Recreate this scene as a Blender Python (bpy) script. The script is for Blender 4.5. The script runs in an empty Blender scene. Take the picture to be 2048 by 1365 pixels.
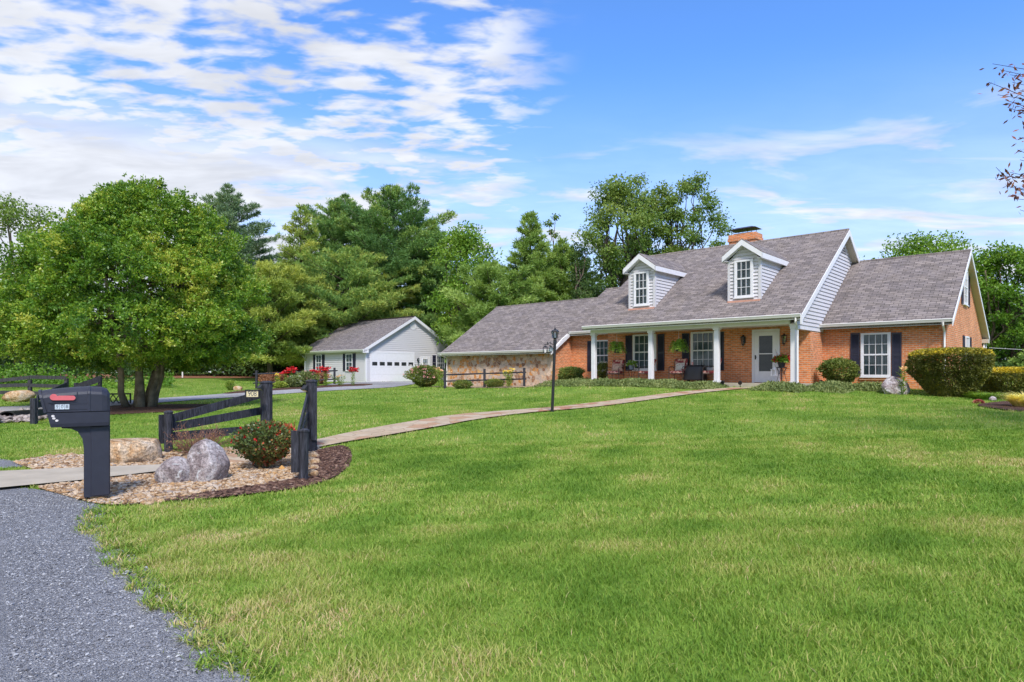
import bpy, math, random
import numpy as np
from mathutils import Vector, Matrix
from mathutils.geometry import delaunay_2d_cdt

R = math.radians
scene = bpy.context.scene
col = scene.collection

# ------------------------------------------------------------------ camera
FOC, CX, HOR, CAMH = 1297.0, 1024.0, 746.0, 1.45      # measured on the 2048 px wide photograph
cam_d = bpy.data.cameras.new("camera")
cam_d.sensor_width = 36.0
cam_d.lens = 36.0 * FOC / 2048.0
cam_d.shift_y = (HOR - 682.5) / 2048.0
cam_d.clip_end = 3000.0
cam = bpy.data.objects.new("camera", cam_d)
cam.location = (0, 0, CAMH)
cam.rotation_euler = (R(90), 0, 0)
col.objects.link(cam)
scene.camera = cam
scene.view_settings.view_transform = 'Standard'
scene.view_settings.look = 'None'
scene.view_settings.gamma = 1.0
scene.view_settings.exposure = 0.95
scene.cycles.max_bounces = 8
scene.cycles.diffuse_bounces = 4
scene.cycles.transparent_max_bounces = 12
scene.cycles.use_adaptive_sampling = True
scene.cycles.adaptive_threshold = 0.02

# ------------------------------------------------------------------ sky and sun
SUN_EL, SUN_AZ = R(47), R(172)          # azimuth clockwise from +Y: behind the camera, to its right
sd = Vector((math.sin(SUN_AZ) * math.cos(SUN_EL), math.cos(SUN_AZ) * math.cos(SUN_EL), math.sin(SUN_EL)))
sun_d = bpy.data.lights.new("sun", 'SUN')
sun_d.energy = 2.3
sun_d.angle = R(11)
sun_d.color = (1.0, 0.94, 0.86)
sun = bpy.data.objects.new("sun", sun_d)
sun.rotation_euler = (-sd).to_track_quat('-Z', 'Y').to_euler()
col.objects.link(sun)

world = bpy.data.worlds.new("World")
scene.world = world
world.use_nodes = True


class NT:
    """short-hand for building node trees"""
    def __init__(s, nt):
        s.nt = nt
        nt.nodes.clear()
    def n(s, typ, ins=None, **kw):
        nd = s.nt.nodes.new(typ)
        for k, v in kw.items():
            setattr(nd, k, v)
        for k, v in (ins or {}).items():
            s.put(nd.inputs[k], v)
        return nd
    def put(s, sock, v):
        if isinstance(v, bpy.types.NodeSocket):
            s.nt.links.new(v, sock)
        elif isinstance(v, (tuple, list)) and len(v) == 3 and sock.type == 'RGBA':
            sock.default_value = (*v, 1)
        else:
            sock.default_value = v
    def math(s, op, a, b=0.0, c=None, clamp=False):
        nd = s.n('ShaderNodeMath', operation=op, use_clamp=clamp)
        s.put(nd.inputs[0], a); s.put(nd.inputs[1], b)
        if c is not None: s.put(nd.inputs[2], c)
        return nd.outputs[0]
    def mix(s, fac, a, b, blend='MIX'):
        nd = s.n('ShaderNodeMix', data_type='RGBA', blend_type=blend)
        s.put(nd.inputs[0], fac); s.put(nd.inputs[6], a); s.put(nd.inputs[7], b)
        return nd.outputs[2]
    def ramp(s, fac, stops, interp='LINEAR'):
        nd = s.n('ShaderNodeValToRGB', {'Fac': fac})
        cr = nd.color_ramp
        cr.interpolation = interp
        while len(cr.elements) < len(stops): cr.elements.new(0.5)
        for e, (p, c) in zip(cr.elements, stops):
            e.position = p
            e.color = (*c, 1) if isinstance(c, (tuple, list)) else (c, c, c, 1)
        return nd.outputs['Color']
    def noise(s, vec, scale, detail=3.0, rough=0.55, dist=0.0):
        return s.n('ShaderNodeTexNoise', {'Vector': vec, 'Scale': scale, 'Detail': detail, 'Roughness': rough, 'Distortion': dist}).outputs[0]
    def mapr(s, v, a, b, c=0.0, d=1.0):
        nd = s.n('ShaderNodeMapRange', {0: v, 1: a, 2: b, 3: c, 4: d}, interpolation_type='SMOOTHSTEP')
        return nd.outputs[0]


W = NT(world.node_tree)
tcw = W.n('ShaderNodeTexCoord').outputs['Generated']
sky = W.n('ShaderNodeTexSky', sky_type='NISHITA')
sky.sun_disc = False
sky.sun_elevation = SUN_EL
sky.sun_rotation = SUN_AZ
sky.air_density = 1.0
sky.dust_density = 0.6
sky.ozone_density = 2.0
sx, sy, sz = [W.n('ShaderNodeSeparateXYZ', {0: tcw}).outputs[i] for i in range(3)]
# the clouds lie on a high flat layer: the view direction is carried out to that layer
zz = W.math('ADD', W.math('MAXIMUM', sz, 0.0), 0.10)
lay = W.n('ShaderNodeCombineXYZ', {0: W.math('DIVIDE', sx, zz), 1: W.math('DIVIDE', sy, zz), 2: 0.0}).outputs[0]
rot = W.n('ShaderNodeMapping', {'Vector': lay, 'Rotation': (0, 0, R(-24)), 'Scale': (0.75, 1.35, 1)}).outputs[0]
az = W.math('ARCTAN2', sx, sy)
street = W.noise(rot, 1.5, 3, 0.5, 0.3)
puff = W.math('ADD', W.noise(rot, 8.6, 4, 0.52, 0.2), W.math('MULTIPLY', W.math('SUBTRACT', street, 0.5), 0.75))
puff = W.math('ADD', puff, W.mapr(az, 0.10, -0.40, -0.05, 0.105))
puffs = W.math('MULTIPLY', W.mapr(puff, 0.430, 0.680), W.math('MULTIPLY', W.mapr(az, 0.12, -0.06), W.mapr(sz, 0.17, 0.27)))
bank = W.math('ADD', W.noise(rot, 1.9, 5, 0.55, 0.5), W.mapr(az, 0.02, -0.42, 0.0, 0.26))
banks = W.math('MULTIPLY', W.mapr(bank, 0.46, 0.68), W.mapr(sz, 0.37, 0.27))
flow = W.n('ShaderNodeMapping', {'Vector': lay, 'Rotation': (0, 0, R(-8)), 'Scale': (0.55, 1.5, 1)}).outputs[0]
cir = W.noise(flow, 1.75, 5, 0.58, 0.6)
cirrus = W.math('MULTIPLY', W.mapr(cir, 0.43, 0.66), W.math('MULTIPLY', W.mapr(sz, 0.34, 0.21), 0.80))
veil = W.math('MULTIPLY', W.mapr(sz, 0.44, 0.04), 0.70)
mask = W.math('MAXIMUM', W.math('MAXIMUM', W.math('MULTIPLY', puffs, 0.95), W.math('MULTIPLY', banks, 0.95)), W.math('MAXIMUM', cirrus, veil))
blue = W.mix(1.0, sky.outputs[0], (0.56, 0.88, 1.31), 'MULTIPLY')
shade = W.mapr(W.noise(rot, 3.1, 4, 0.6, 0.4), 0.30, 0.72, 0.80, 1.05)
white = W.mix(1.0, (4.1, 4.2, 4.45), W.n('ShaderNodeCombineColor', {0: shade, 1: shade, 2: shade}).outputs[0], 'MULTIPLY')
skycol = W.mix(mask, blue, white)
bg = W.n('ShaderNodeBackground', {'Color': skycol, 'Strength': 0.118})
W.nt.links.new(bg.outputs[0], W.n('ShaderNodeOutputWorld').inputs[0])


# ------------------------------------------------------------------ object helpers
def tag(o, label=None, cat=None, group=None, kind=None):
    if label: o['label'] = label
    if cat: o['category'] = cat
    if group: o['group'] = group
    if kind: o['kind'] = kind
    return o


def thing(name, label, cat, loc=(0, 0, 0), rz=0.0, group=None):
    o = bpy.data.objects.new(name, None)
    o.empty_display_size = 0.2
    col.objects.link(o)
    o.location = loc
    o.rotation_euler = (0, 0, rz)
    return tag(o, label, cat, group)


def children_of(o):
    return [c for c in bpy.data.objects if c.parent == o]


def copy_tree(o, parent=None):
    c = o.copy()
    col.objects.link(c)
    c.parent = parent
    for ch in children_of(o):
        copy_tree(ch, c)
    return c


class MB:
    """collects faces; build() links them as ONE mesh object with metre UVs"""
    def __init__(s):
        s.v, s.f, s.m = [], [], []
        s.mi = 0
    def add(s, vs, fs):
        b = len(s.v)
        s.v += [tuple(map(float, p)) for p in vs]
        for f in fs:
            s.f.append([b + i for i in f]); s.m.append(s.mi)
    def poly(s, pts):
        s.add(pts, [range(len(pts))])
    def box(s, x0, x1, y0, y1, z0, z1, M=None):
        p = [(x, y, z) for x in (x0, x1) for y in (y0, y1) for z in (z0, z1)]
        if M: p = [M @ Vector(q) for q in p]
        s.add(p, [(0, 1, 3, 2), (4, 6, 7, 5), (0, 4, 5, 1), (2, 3, 7, 6), (0, 2, 6, 4), (1, 5, 7, 3)])
    def bev(s, x0, x1, y0, y1, z0, z1, b=0.01, M=None):
        """box with chamfered vertical and top/bottom edges"""
        ring = lambda d, z: [(x0 + b, y0 + d, z), (x1 - b, y0 + d, z), (x1 - d, y0 + b, z), (x1 - d, y1 - b, z), (x1 - b, y1 - d, z), (x0 + b, y1 - d, z), (x0 + d, y1 - b, z), (x0 + d, y0 + b, z)]
        inner = lambda z: [(x0 + b, y0 + b, z), (x1 - b, y0 + b, z), (x1 - b, y0 + b, z), (x1 - b, y1 - b, z), (x1 - b, y1 - b, z), (x0 + b, y1 - b, z), (x0 + b, y1 - b, z), (x0 + b, y0 + b, z)]
        rs = [ring(0, z0 + b), ring(0, z1 - b)]
        p = rs[0] + rs[1] + [(x0 + b, y0 + b, z1), (x1 - b, y0 + b, z1), (x1 - b, y1 - b, z1), (x0 + b, y1 - b, z1)] + [(x0 + b, y0 + b, z0), (x1 - b, y0 + b, z0), (x1 - b, y1 - b, z0), (x0 + b, y1 - b, z0)]
        f = [(i, (i + 1) % 8, 8 + (i + 1) % 8, 8 + i) for i in range(8)]
        f += [(16, 17, 18, 19), (23, 22, 21, 20)]
        f += [(8, 9, 17, 16), (9, 10, 17), (10, 11, 18, 17), (11, 12, 18), (12, 13, 19, 18), (13, 14, 19), (14, 15, 16, 19), (15, 8, 16)]
        f += [(1, 0, 20, 21), (2, 1, 21), (3, 2, 21, 22), (4, 3, 22), (5, 4, 22, 23), (6, 5, 23), (7, 6, 23, 20), (0, 7, 20)]
        if M: p = [M @ Vector(q) for q in p]
        s.add(p, f)
    def prism(s, prof, a, b, axis='x'):
        """profile (two coordinates) extruded from a to b along an axis"""
        n = len(prof)
        mk = {'x': lambda t, p: (t, p[0], p[1]), 'y': lambda t, p: (p[0], t, p[1]), 'z': lambda t, p: (p[0], p[1], t)}[axis]
        vs = [mk(a, p) for p in prof] + [mk(b, p) for p in prof]
        s.add(vs, [(i, (i + 1) % n, n + (i + 1) % n, n + i) for i in range(n)] + [range(n)[::-1], range(n, 2 * n)])
    def slab(s, q, t):
        q = [Vector(p) for p in q]
        lo = [p - Vector((0, 0, t)) for p in q]
        n = len(q)
        s.add(q + lo, [range(n), range(n, 2 * n)[::-1]] + [(i, n + i, n + (i + 1) % n, (i + 1) % n) for i in range(n)])
    def tube(s, pts, rad, n=8, cap=True):
        pts = [Vector(p) for p in pts]
        if not isinstance(rad, (list, tuple)): rad = [rad] * len(pts)
        vs = []
        ref = None
        for i, p in enumerate(pts):
            t = (pts[min(i + 1, len(pts) - 1)] - pts[max(i - 1, 0)])
            t = t.normalized() if t.length > 1e-9 else Vector((0, 0, 1))
            if ref is None:
                ref = Vector((1, 0, 0)) if abs(t.x) < 0.9 else Vector((0, 1, 0))
            a = (ref - t * ref.dot(t)).normalized()
            ref = a
            b = t.cross(a)
            vs += [p + (a * math.cos(k * 2 * math.pi / n) + b * math.sin(k * 2 * math.pi / n)) * rad[i] for k in range(n)]
        fs = [(i * n + k, i * n + (k + 1) % n, (i + 1) * n + (k + 1) % n, (i + 1) * n + k) for i in range(len(pts) - 1) for k in range(n)]
        if cap:
            fs += [tuple(range(n))[::-1], tuple(range((len(pts) - 1) * n, len(pts) * n))]
        s.add(vs, fs)
    def lathe(s, prof, n=16, c=(0, 0, 0), sq=0.0):
        """(radius, z) profile turned about z"""
        vs = [(c[0] + r * math.cos(2 * math.pi * k / n), c[1] + r * math.sin(2 * math.pi * k / n), c[2] + z) for r, z in prof for k in range(n)]
        m = len(prof)
        s.add(vs, [(i * n + k, i * n + (k + 1) % n, (i + 1) * n + (k + 1) % n, (i + 1) * n + k) for i in range(m - 1) for k in range(n)] + [tuple(range(n))[::-1], tuple(range((m - 1) * n, m * n))])
    def build(s, name, mats, parent=None, loc=(0, 0, 0), rz=0.0, smooth=False):
        me = bpy.data.meshes.new(name)
        me.from_pydata(s.v, [], s.f)
        for m in (mats if isinstance(mats, (list, tuple)) else [mats]):
            me.materials.append(m)
        me.polygons.foreach_set('material_index', s.m)
        me.polygons.foreach_set('use_smooth', [smooth] * len(s.f))
        uv = me.uv_layers.new(name='uv')
        Z = Vector((0, 0, 1))
        for p in me.polygons:
            nrm = p.normal
            if abs(nrm.z) > 0.985:
                t, b = Vector((1, 0, 0)), Vector((0, 1, 0))
            else:
                t = Z.cross(nrm).normalized()
                if t.x < -1e-4 or (abs(t.x) <= 1e-4 and t.y < 0): t = -t
                b = nrm.cross(t)
                if b.z < 0: b = -b
            for li in p.loop_indices:
                co = me.vertices[me.loops[li].vertex_index].co
                uv.data[li].uv = (co.dot(t), co.dot(b))
        me.update()
        o = bpy.data.objects.new(name, me)
        col.objects.link(o)
        o.location = loc
        o.rotation_euler = (0, 0, rz)
        o.parent = parent
        return o


def np_mesh(name, V, F, mat, tint=None, parent=None, smooth=False):
    """V (n,3), F (m,k) arrays -> one mesh object; tint: a number per face"""
    me = bpy.data.meshes.new(name)
    V = np.ascontiguousarray(V, dtype=np.float32)
    F = np.ascontiguousarray(F, dtype=np.int32)
    m, k = F.shape
    me.vertices.add(len(V)); me.vertices.foreach_set('co', V.ravel())
    me.loops.add(m * k); me.loops.foreach_set('vertex_index', F.ravel())
    me.polygons.add(m)
    me.polygons.foreach_set('loop_start', np.arange(0, m * k, k, dtype=np.int32))
    me.polygons.foreach_set('use_smooth', np.full(m, smooth))
    me.update(calc_edges=True)
    if tint is not None:
        a = me.attributes.new('tint', 'FLOAT', 'FACE')
        a.data.foreach_set('value', np.ascontiguousarray(tint, dtype=np.float32))
    for mm in (mat if isinstance(mat, (list, tuple)) else [mat]):
        me.materials.append(mm)
    o = bpy.data.objects.new(name, me)
    col.objects.link(o)
    o.parent = parent
    return o


# ------------------------------------------------------------------ materials
def new_mat(name):
    m = bpy.data.materials.new(name)
    m.use_nodes = True
    return m, NT(m.node_tree)


def finish(N, bsdf):
    N.nt.links.new(bsdf, N.n('ShaderNodeOutputMaterial').inputs[0])


def plain(name, c, rough=0.5, var=0.12, scale=6.0, metal=0.0, spec=0.5, bump=0.0, bscale=60.0):
    """one colour with slight uneven weathering"""
    m, N = new_mat(name)
    ob = N.n('ShaderNodeTexCoord').outputs['Object']
    f = N.noise(ob, scale, 4, 0.6)
    dark = tuple(x * (1 - var) for x in c); lite = tuple(min(1, x * (1 + var)) for x in c)
    b = N.n('ShaderNodeBsdfPrincipled', {'Base Color': N.ramp(f, [(0.3, dark), (0.7, lite)]), 'Roughness': rough, 'Metallic': metal, 'Specular IOR Level': spec})
    if bump:
        bp = N.n('ShaderNodeBump', {'Height': N.noise(ob, bscale, 3), 'Strength': bump, 'Distance': 0.01})
        N.put(b.inputs['Normal'], bp.outputs[0])
    finish(N, b.outputs[0])
    return m


def leaf_mat(name, stops, rough=0.5, trans=0.25, spec=0.35, veg=(1.70, 1.48, 1.3)):
    m, N = new_mat(name)
    t = N.n('ShaderNodeAttribute', attribute_name='tint').outputs['Fac']
    c = N.ramp(t, [(p, (v[0] * veg[0], v[1] * veg[1], v[2] * veg[2])) for p, v in stops])
    b = N.n('ShaderNodeBsdfPrincipled', {'Base Color': c, 'Roughness': rough, 'Specular IOR Level': spec})
    tr = N.n('ShaderNodeBsdfTranslucent', {'Color': N.mix(1.0, c, (1.25, 1.2, 0.6), 'MULTIPLY')})
    mx = N.n('ShaderNodeMixShader', {0: trans, 1: b.outputs[0], 2: tr.outputs[0]})
    finish(N, mx.outputs[0])
    return m


def brick_mat(name, c1, c2, mortar, bw=0.205, bh=0.075, ms=0.011, rough=0.85):
    m, N = new_mat(name)
    uv = N.n('ShaderNodeTexCoord').outputs['UV']
    br = N.n('ShaderNodeTexBrick', {'Vector': uv, 'Color1': c1, 'Color2': c2, 'Mortar': mortar, 'Scale': 1.0, 'Mortar Size': ms, 'Mortar Smooth': 0.2, 'Bias': -0.1, 'Brick Width': bw, 'Row Height': bh})
    stain = N.ramp(N.noise(uv, 0.9, 4, 0.6), [(0.3, 0.82), (0.7, 1.12)])
    grain = N.ramp(N.noise(N.n('ShaderNodeMapping', {'Vector': uv, 'Scale': (4.9, 13.3, 1)}).outputs[0], 1.0, 2, 0.5), [(0.25, 0.70), (0.75, 1.25)])
    c = N.mix(1.0, N.mix(1.0, br.outputs[0], stain, 'MULTIPLY'), grain, 'MULTIPLY')
    bp = N.n('ShaderNodeBump', {'Height': br.outputs[1], 'Strength': 0.6, 'Distance': 0.008}, invert=True)
    b = N.n('ShaderNodeBsdfPrincipled', {'Base Color': c, 'Roughness': rough, 'Specular IOR Level': 0.25, 'Normal': bp.outputs[0]})
    finish(N, b.outputs[0])
    return m


def shingle_mat(name, tone=(1, 1, 1)):
    m, N = new_mat(name)
    uv = N.n('ShaderNodeTexCoord').outputs['UV']
    T = lambda c: tuple(a * b for a, b in zip(c, tone))
    br = N.n('ShaderNodeTexBrick', {'Vector': uv, 'Color1': T((0.275, 0.235, 0.215)), 'Color2': T((0.160, 0.137, 0.128)), 'Mortar': T((0.055, 0.047, 0.046)), 'Scale': 1.0, 'Mortar Size': 0.010, 'Mortar Smooth': 0.3, 'Bias': 0.0, 'Brick Width': 0.30, 'Row Height': 0.145})
    br.offset = 0.37
    tabs = N.ramp(N.noise(N.n('ShaderNodeMapping', {'Vector': uv, 'Scale': (2.6, 7.0, 1)}).outputs[0], 1.0, 2, 0.6), [(0.25, 0.76), (0.5, 0.98), (0.78, 1.28)])
    cast = N.ramp(N.noise(uv, 1.7, 3, 0.5), [(0.3, (0.98, 0.98, 1.03)), (0.7, (1.02, 1.0, 0.97))])
    c = N.mix(1.0, N.mix(1.0, br.outputs[0], tabs, 'MULTIPLY'), cast, 'MULTIPLY')
    fine = N.noise(uv, 130, 2)
    hb = N.math('ADD', N.math('MULTIPLY', br.outputs[1], -1.0), N.math('MULTIPLY', fine, 0.3))
    bp = N.n('ShaderNodeBump', {'Height': hb, 'Strength': 0.5, 'Distance': 0.012})
    b = N.n('ShaderNodeBsdfPrincipled', {'Base Color': c, 'Roughness': 0.92, 'Specular IOR Level': 0.2, 'Normal': bp.outputs[0]})
    finish(N, b.outputs[0])
    return m


def stone_wall_mat():
    m, N = new_mat('fieldstone')
    uv = N.n('ShaderNodeTexCoord').outputs['UV']
    w = N.n('ShaderNodeMix', {0: 0.09, 4: uv, 5: N.n('ShaderNodeTexNoise', {'Vector': uv, 'Scale': 3.0}).outputs[1]}, data_type='VECTOR').outputs[1]
    vo = N.n('ShaderNodeTexVoronoi', {'Vector': w, 'Scale': 5.6, 'Randomness': 0.95}, voronoi_dimensions='2D')
    ed = N.n('ShaderNodeTexVoronoi', {'Vector': w, 'Scale': 5.6, 'Randomness': 0.95}, voronoi_dimensions='2D', feature='DISTANCE_TO_EDGE').outputs['Distance']
    r = N.n('ShaderNodeSeparateColor', {0: vo.outputs['Color']}).outputs[0]
    c = N.ramp(r, [(0.0, (0.36, 0.20, 0.12)), (0.14, (0.60, 0.42, 0.29)), (0.32, (0.50, 0.29, 0.17)), (0.45, (0.66, 0.49, 0.37)), (0.60, (0.58, 0.26, 0.09)), (0.72, (0.52, 0.40, 0.32)), (0.92, (0.26, 0.14, 0.09)), (0.96, (0.66, 0.38, 0.15))], 'CONSTANT')
    c = N.mix(1.0, c, N.ramp(N.noise(uv, 9, 5, 0.65), [(0.25, 0.65), (0.75, 1.3)]), 'MULTIPLY')
    jm = N.mapr(ed, 0.02, 0.075)
    c = N.mix(jm, (0.60, 0.50, 0.41), c)
    bp = N.n('ShaderNodeBump', {'Height': N.math('ADD', jm, N.math('MULTIPLY', N.noise(uv, 22, 4), 0.4)), 'Strength': 0.8, 'Distance': 0.04})
    b = N.n('ShaderNodeBsdfPrincipled', {'Base Color': c, 'Roughness': 0.9, 'Specular IOR Level': 0.2, 'Normal': bp.outputs[0]})
    finish(N, b.outputs[0])
    return m


def rock_mat(name, stops, scale=3.0, bump=0.6, lichen=None):
    m, N = new_mat(name)
    ob = N.n('ShaderNodeTexCoord').outputs['Object']
    f = N.noise(ob, scale, 8, 0.68, 0.6)
    c = N.ramp(f, stops)
    c = N.mix(1.0, c, N.ramp(N.noise(ob, scale * 13, 6, 0.8), [(0.38, 0.40), (0.5, 1.0), (0.62, 1.5)]), 'MULTIPLY')
    if lichen:
        c = N.mix(N.mapr(N.noise(ob, scale * 2.2, 6, 0.7, 1.0), 0.56, 0.66), c, lichen)
    hgt = N.math('ADD', N.noise(ob, scale * 5, 8, 0.75, 0.8), N.math('MULTIPLY', N.noise(ob, scale * 22, 4, 0.7), 0.35))
    bp = N.n('ShaderNodeBump', {'Height': hgt, 'Strength': bump, 'Distance': 0.05})
    b = N.n('ShaderNodeBsdfPrincipled', {'Base Color': c, 'Roughness': 0.9, 'Specular IOR Level': 0.2, 'Normal': bp.outputs[0]})
    finish(N, b.outputs[0])
    return m


def glass_mat(name, tint=(0.75, 0.82, 0.85), dens=0.35):
    m, N = new_mat(name)
    fr = N.n('ShaderNodeFresnel', {'IOR': 1.5}).outputs[0]
    tr = N.n('ShaderNodeBsdfTransparent', {'Color': tint})
    gl = N.n('ShaderNodeBsdfGlossy', {'Color': (0.9, 0.93, 0.95), 'Roughness': 0.02})
    mx = N.n('ShaderNodeMixShader', {0: N.math('ADD', N.math('MULTIPLY', fr, 0.75), 0.01, clamp=True), 1: tr.outputs[0], 2: gl.outputs[0]})
    finish(N, mx.outputs[0])
    return m


def wood_mat(name, c, var=0.35, rough=0.65):
    m, N = new_mat(name)
    ob = N.n('ShaderNodeTexCoord').outputs['Object']
    g = N.noise(N.n('ShaderNodeMapping', {'Vector': ob, 'Scale': (14, 14, 1.5)}).outputs[0], 3.0, 7, 0.72, 0.6)
    lo = tuple(x * (1 - var) for x in c); hi = tuple(x * (1 + var) for x in c)
    b = N.n('ShaderNodeBsdfPrincipled', {'Base Color': N.ramp(g, [(0.36, lo), (0.60, hi), (0.70, tuple(x * 2.4 for x in hi))]), 'Roughness': rough, 'Specular IOR Level': 0.3})
    bp = N.n('ShaderNodeBump', {'Height': g, 'Strength': 0.35, 'Distance': 0.01})
    N.put(b.inputs['Normal'], bp.outputs[0])
    finish(N, b.outputs[0])
    return m


M = {}
M['brick'] = brick_mat('orange_brick', (0.72, 0.235, 0.080), (0.56, 0.165, 0.058), (0.56, 0.40, 0.27))
M['roof'] = shingle_mat('roof_shingle')
M['roof_garage'] = shingle_mat('garage_shingle', (0.93, 0.95, 1.0))
M['stone'] = stone_wall_mat()
M['white'] = plain('white_paint', (0.71, 0.695, 0.715), 0.45, 0.04)
M['cream'] = plain('gutter_white', (0.72, 0.69, 0.66), 0.4, 0.04)
M['siding'] = plain('vinyl_siding', (0.565, 0.545, 0.56), 0.5, 0.03)
M['soffit'] = plain('soffit', (0.50, 0.44, 0.36), 0.6, 0.05)
M['shutter'] = plain('navy_shutter', (0.022, 0.022, 0.042), 0.45, 0.15)
M['glass'] = glass_mat('window_glass')
M['curtain'] = plain('curtain_cloth', (0.15, 0.18, 0.185), 0.9, 0.35, 3.0)
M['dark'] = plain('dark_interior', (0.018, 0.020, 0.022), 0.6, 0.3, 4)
M['black_metal'] = plain('black_metal', (0.012, 0.012, 0.014), 0.4, 0.2)
M['bronze'] = plain('bronze_metal', (0.045, 0.034, 0.030), 0.45, 0.2)
M['copper'] = plain('copper_flashing', (0.55, 0.28, 0.20), 0.5, 0.1)
M['black_wood'] = wood_mat('black_stained_wood', (0.026, 0.026, 0.033), 0.85)
M['grey_wood'] = wood_mat('weathered_black_wood', (0.045, 0.044, 0.048), 0.4, 0.8)
M['post_wood'] = wood_mat('bare_timber', (0.38, 0.28, 0.14), 0.25, 0.8)
M['plastic'] = plain('black_plastic', (0.020, 0.021, 0.034), 0.5, 0.15, 9.0, 0.0, 0.5, 0.15, 240)
M['red_plastic'] = plain('faded_red_plastic', (0.62, 0.12, 0.13), 0.5, 0.12)
M['label_grey'] = plain('reflective_label', (0.50, 0.55, 0.58), 0.4, 0.2, 40)
M['sticker'] = plain('white_sticker', (0.65, 0.60, 0.58), 0.5, 0.2, 60)
M['ink'] = plain('dark_ink', (0.06, 0.07, 0.09), 0.6, 0.05)
M['amber_glass'] = plain('cream_sign_face', (0.62, 0.53, 0.30), 0.5, 0.06)
M['bark'] = plain('bark', (0.115, 0.09, 0.065), 0.95, 0.4, 5.0, 0, 0.1, 0.6, 25)
M['bark_pale'] = plain('pale_bark', (0.17, 0.145, 0.095), 0.95, 0.55, 3.0, 0, 0.1, 0.5, 25)
M['bark_dark'] = plain('dark_bark', (0.06, 0.05, 0.042), 0.95, 0.4, 5.0, 0, 0.1, 0.5, 25)
M['tan_rock'] = rock_mat('tan_rock', [(0.36, (0.12, 0.065, 0.035)), (0.43, (0.46, 0.27, 0.13)), (0.52, (0.56, 0.42, 0.28)), (0.64, (0.50, 0.42, 0.34))], 2.0, 0.9)
M['grey_rock'] = rock_mat('grey_rock', [(0.36, (0.16, 0.12, 0.12)), (0.46, (0.36, 0.30, 0.29)), (0.54, (0.50, 0.45, 0.44)), (0.64, (0.62, 0.60, 0.59))], 2.0, 1.0, (0.60, 0.60, 0.59))
M['concrete'] = plain('concrete', (0.40, 0.345, 0.27), 0.9, 0.16, 1.6, 0, 0.2, 0.2, 90)
M['terracotta'] = plain('grey_pot', (0.22, 0.25, 0.30), 0.7, 0.1)
M['cover'] = plain('black_vinyl_cover', (0.018, 0.018, 0.024), 0.45, 0.2, 4, 0, 0.5, 0.3, 12)

# ------------------------------------------------------------------ the lie of the land
# surveyed points: (image x, image y, distance) -> ground height there
HX = Vector((0.744, -0.668)).normalized()      # along the house front, to its right
HY = Vector((-HX.y, HX.x))                     # into the house
HROT = math.atan2(HX.y, HX.x)
P0 = Vector(((1587.6 - CX) * 23.4 / FOC, 23.4))   # foot of the porch's right-hand column


def at(px, py, Y):
    return Vector(((px - CX) * Y / FOC, Y, CAMH + (HOR - py) * Y / FOC))


def hp(lx, ly):
    p = P0 + HX * lx + HY * ly
    return p.x, p.y


cps = []
for px, py, Y in [(190, 1003, 7.32), (0, 1365, 3.04), (1024, 1365, 3.02), (2048, 1365, 2.85), (0, 980, 8.04), (622, 910, 11.5), (606, 963, 8.67), (337, 908, 11.6),
                  (1104, 825, 18.1), (0, 915, 11.1), (1890, 792, 21.5), (2045, 820, 15.5), (1434, 778, 24.5), (1650, 785, 22.3), (275, 815, 25), (0, 830, 21), (307, 806, 30), (513, 792, 37),
                  (740, 777.7, 44), (740, 768.6, 48), (542, 782, 40), (512, 778, 43), (669, 769, 46), (500, 752, 75), (250, 753, 70), (900, 775, 36), (1048, 776.5, 33.6), (640, 889, 12.0), (2010, 792, 22.5), (0, 800, 27)]:
    p = at(px, py, Y)
    cps.append((p.x, p.y, p.z))
for lx, ly, z in [(-8, -0.3, .96), (-4, -0.3, .96), (0, -0.3, .95), (3, 2.0, .86), (-8, -1.8, .86), (-14, 1.3, .82), (-19, 1.3, .68), (4.5, 2, .80), (0, 8, 1.0), (-10, 14, 1.05), (5, 14, 1.05), (8, 8, .9)]:
    cps.append((*hp(lx, ly), z))
cps += [(-12.2, 53.6, .67), (-19, 60, .66), (-6, 62, .75), (0, -4, 0), (-8, -4, 0), (8, -4, .1), (-14, 4, 0), (14, 6, .25), (-40, 30, .1), (-60, 70, 1.1), (40, 30, .7), (60, 80, 1.3), (0, 100, 1.4), (-30, 110, 1.4), (110, 20, 1.0), (-110, 40, .8), (90, 150, 1.5), (-90, 150, 1.5), (-30, -20, 0), (30, -20, .2)]
CP = np.array(cps)


def tps_phi(r2):
    return np.where(r2 > 1e-9, 0.5 * r2 * np.log(np.maximum(r2, 1e-9)), 0.0)


_n = len(CP)
_d = ((CP[:, None, :2] - CP[None, :, :2]) ** 2).sum(-1)
_A = np.zeros((_n + 3, _n + 3))
_A[:_n, :_n] = tps_phi(_d) + np.eye(_n) * 2.0
_A[:_n, _n] = 1; _A[:_n, _n + 1:] = CP[:, :2]
_A[_n, :_n] = 1; _A[_n + 1:, :_n] = CP[:, :2].T
_w = np.linalg.solve(_A, np.concatenate([CP[:, 2], [0, 0, 0]]))


def terr(x, y):
    x = np.asarray(x, dtype=float); y = np.asarray(y, dtype=float)
    sh = x.shape
    q = np.stack([np.clip(x.ravel(), -120, 120), np.clip(y.ravel(), -20, 150)], 1)
    out = np.empty(len(q))
    for i in range(0, len(q), 20000):
        b = q[i:i + 20000]
        d = ((b[:, None, :] - CP[None, :, :2]) ** 2).sum(-1)
        out[i:i + 20000] = tps_phi(d) @ _w[:_n] + _w[_n] + b @ _w[_n + 1:]
    return out.reshape(sh)


def tz(x, y):
    return float(terr(np.array([x]), np.array([y]))[0])


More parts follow.
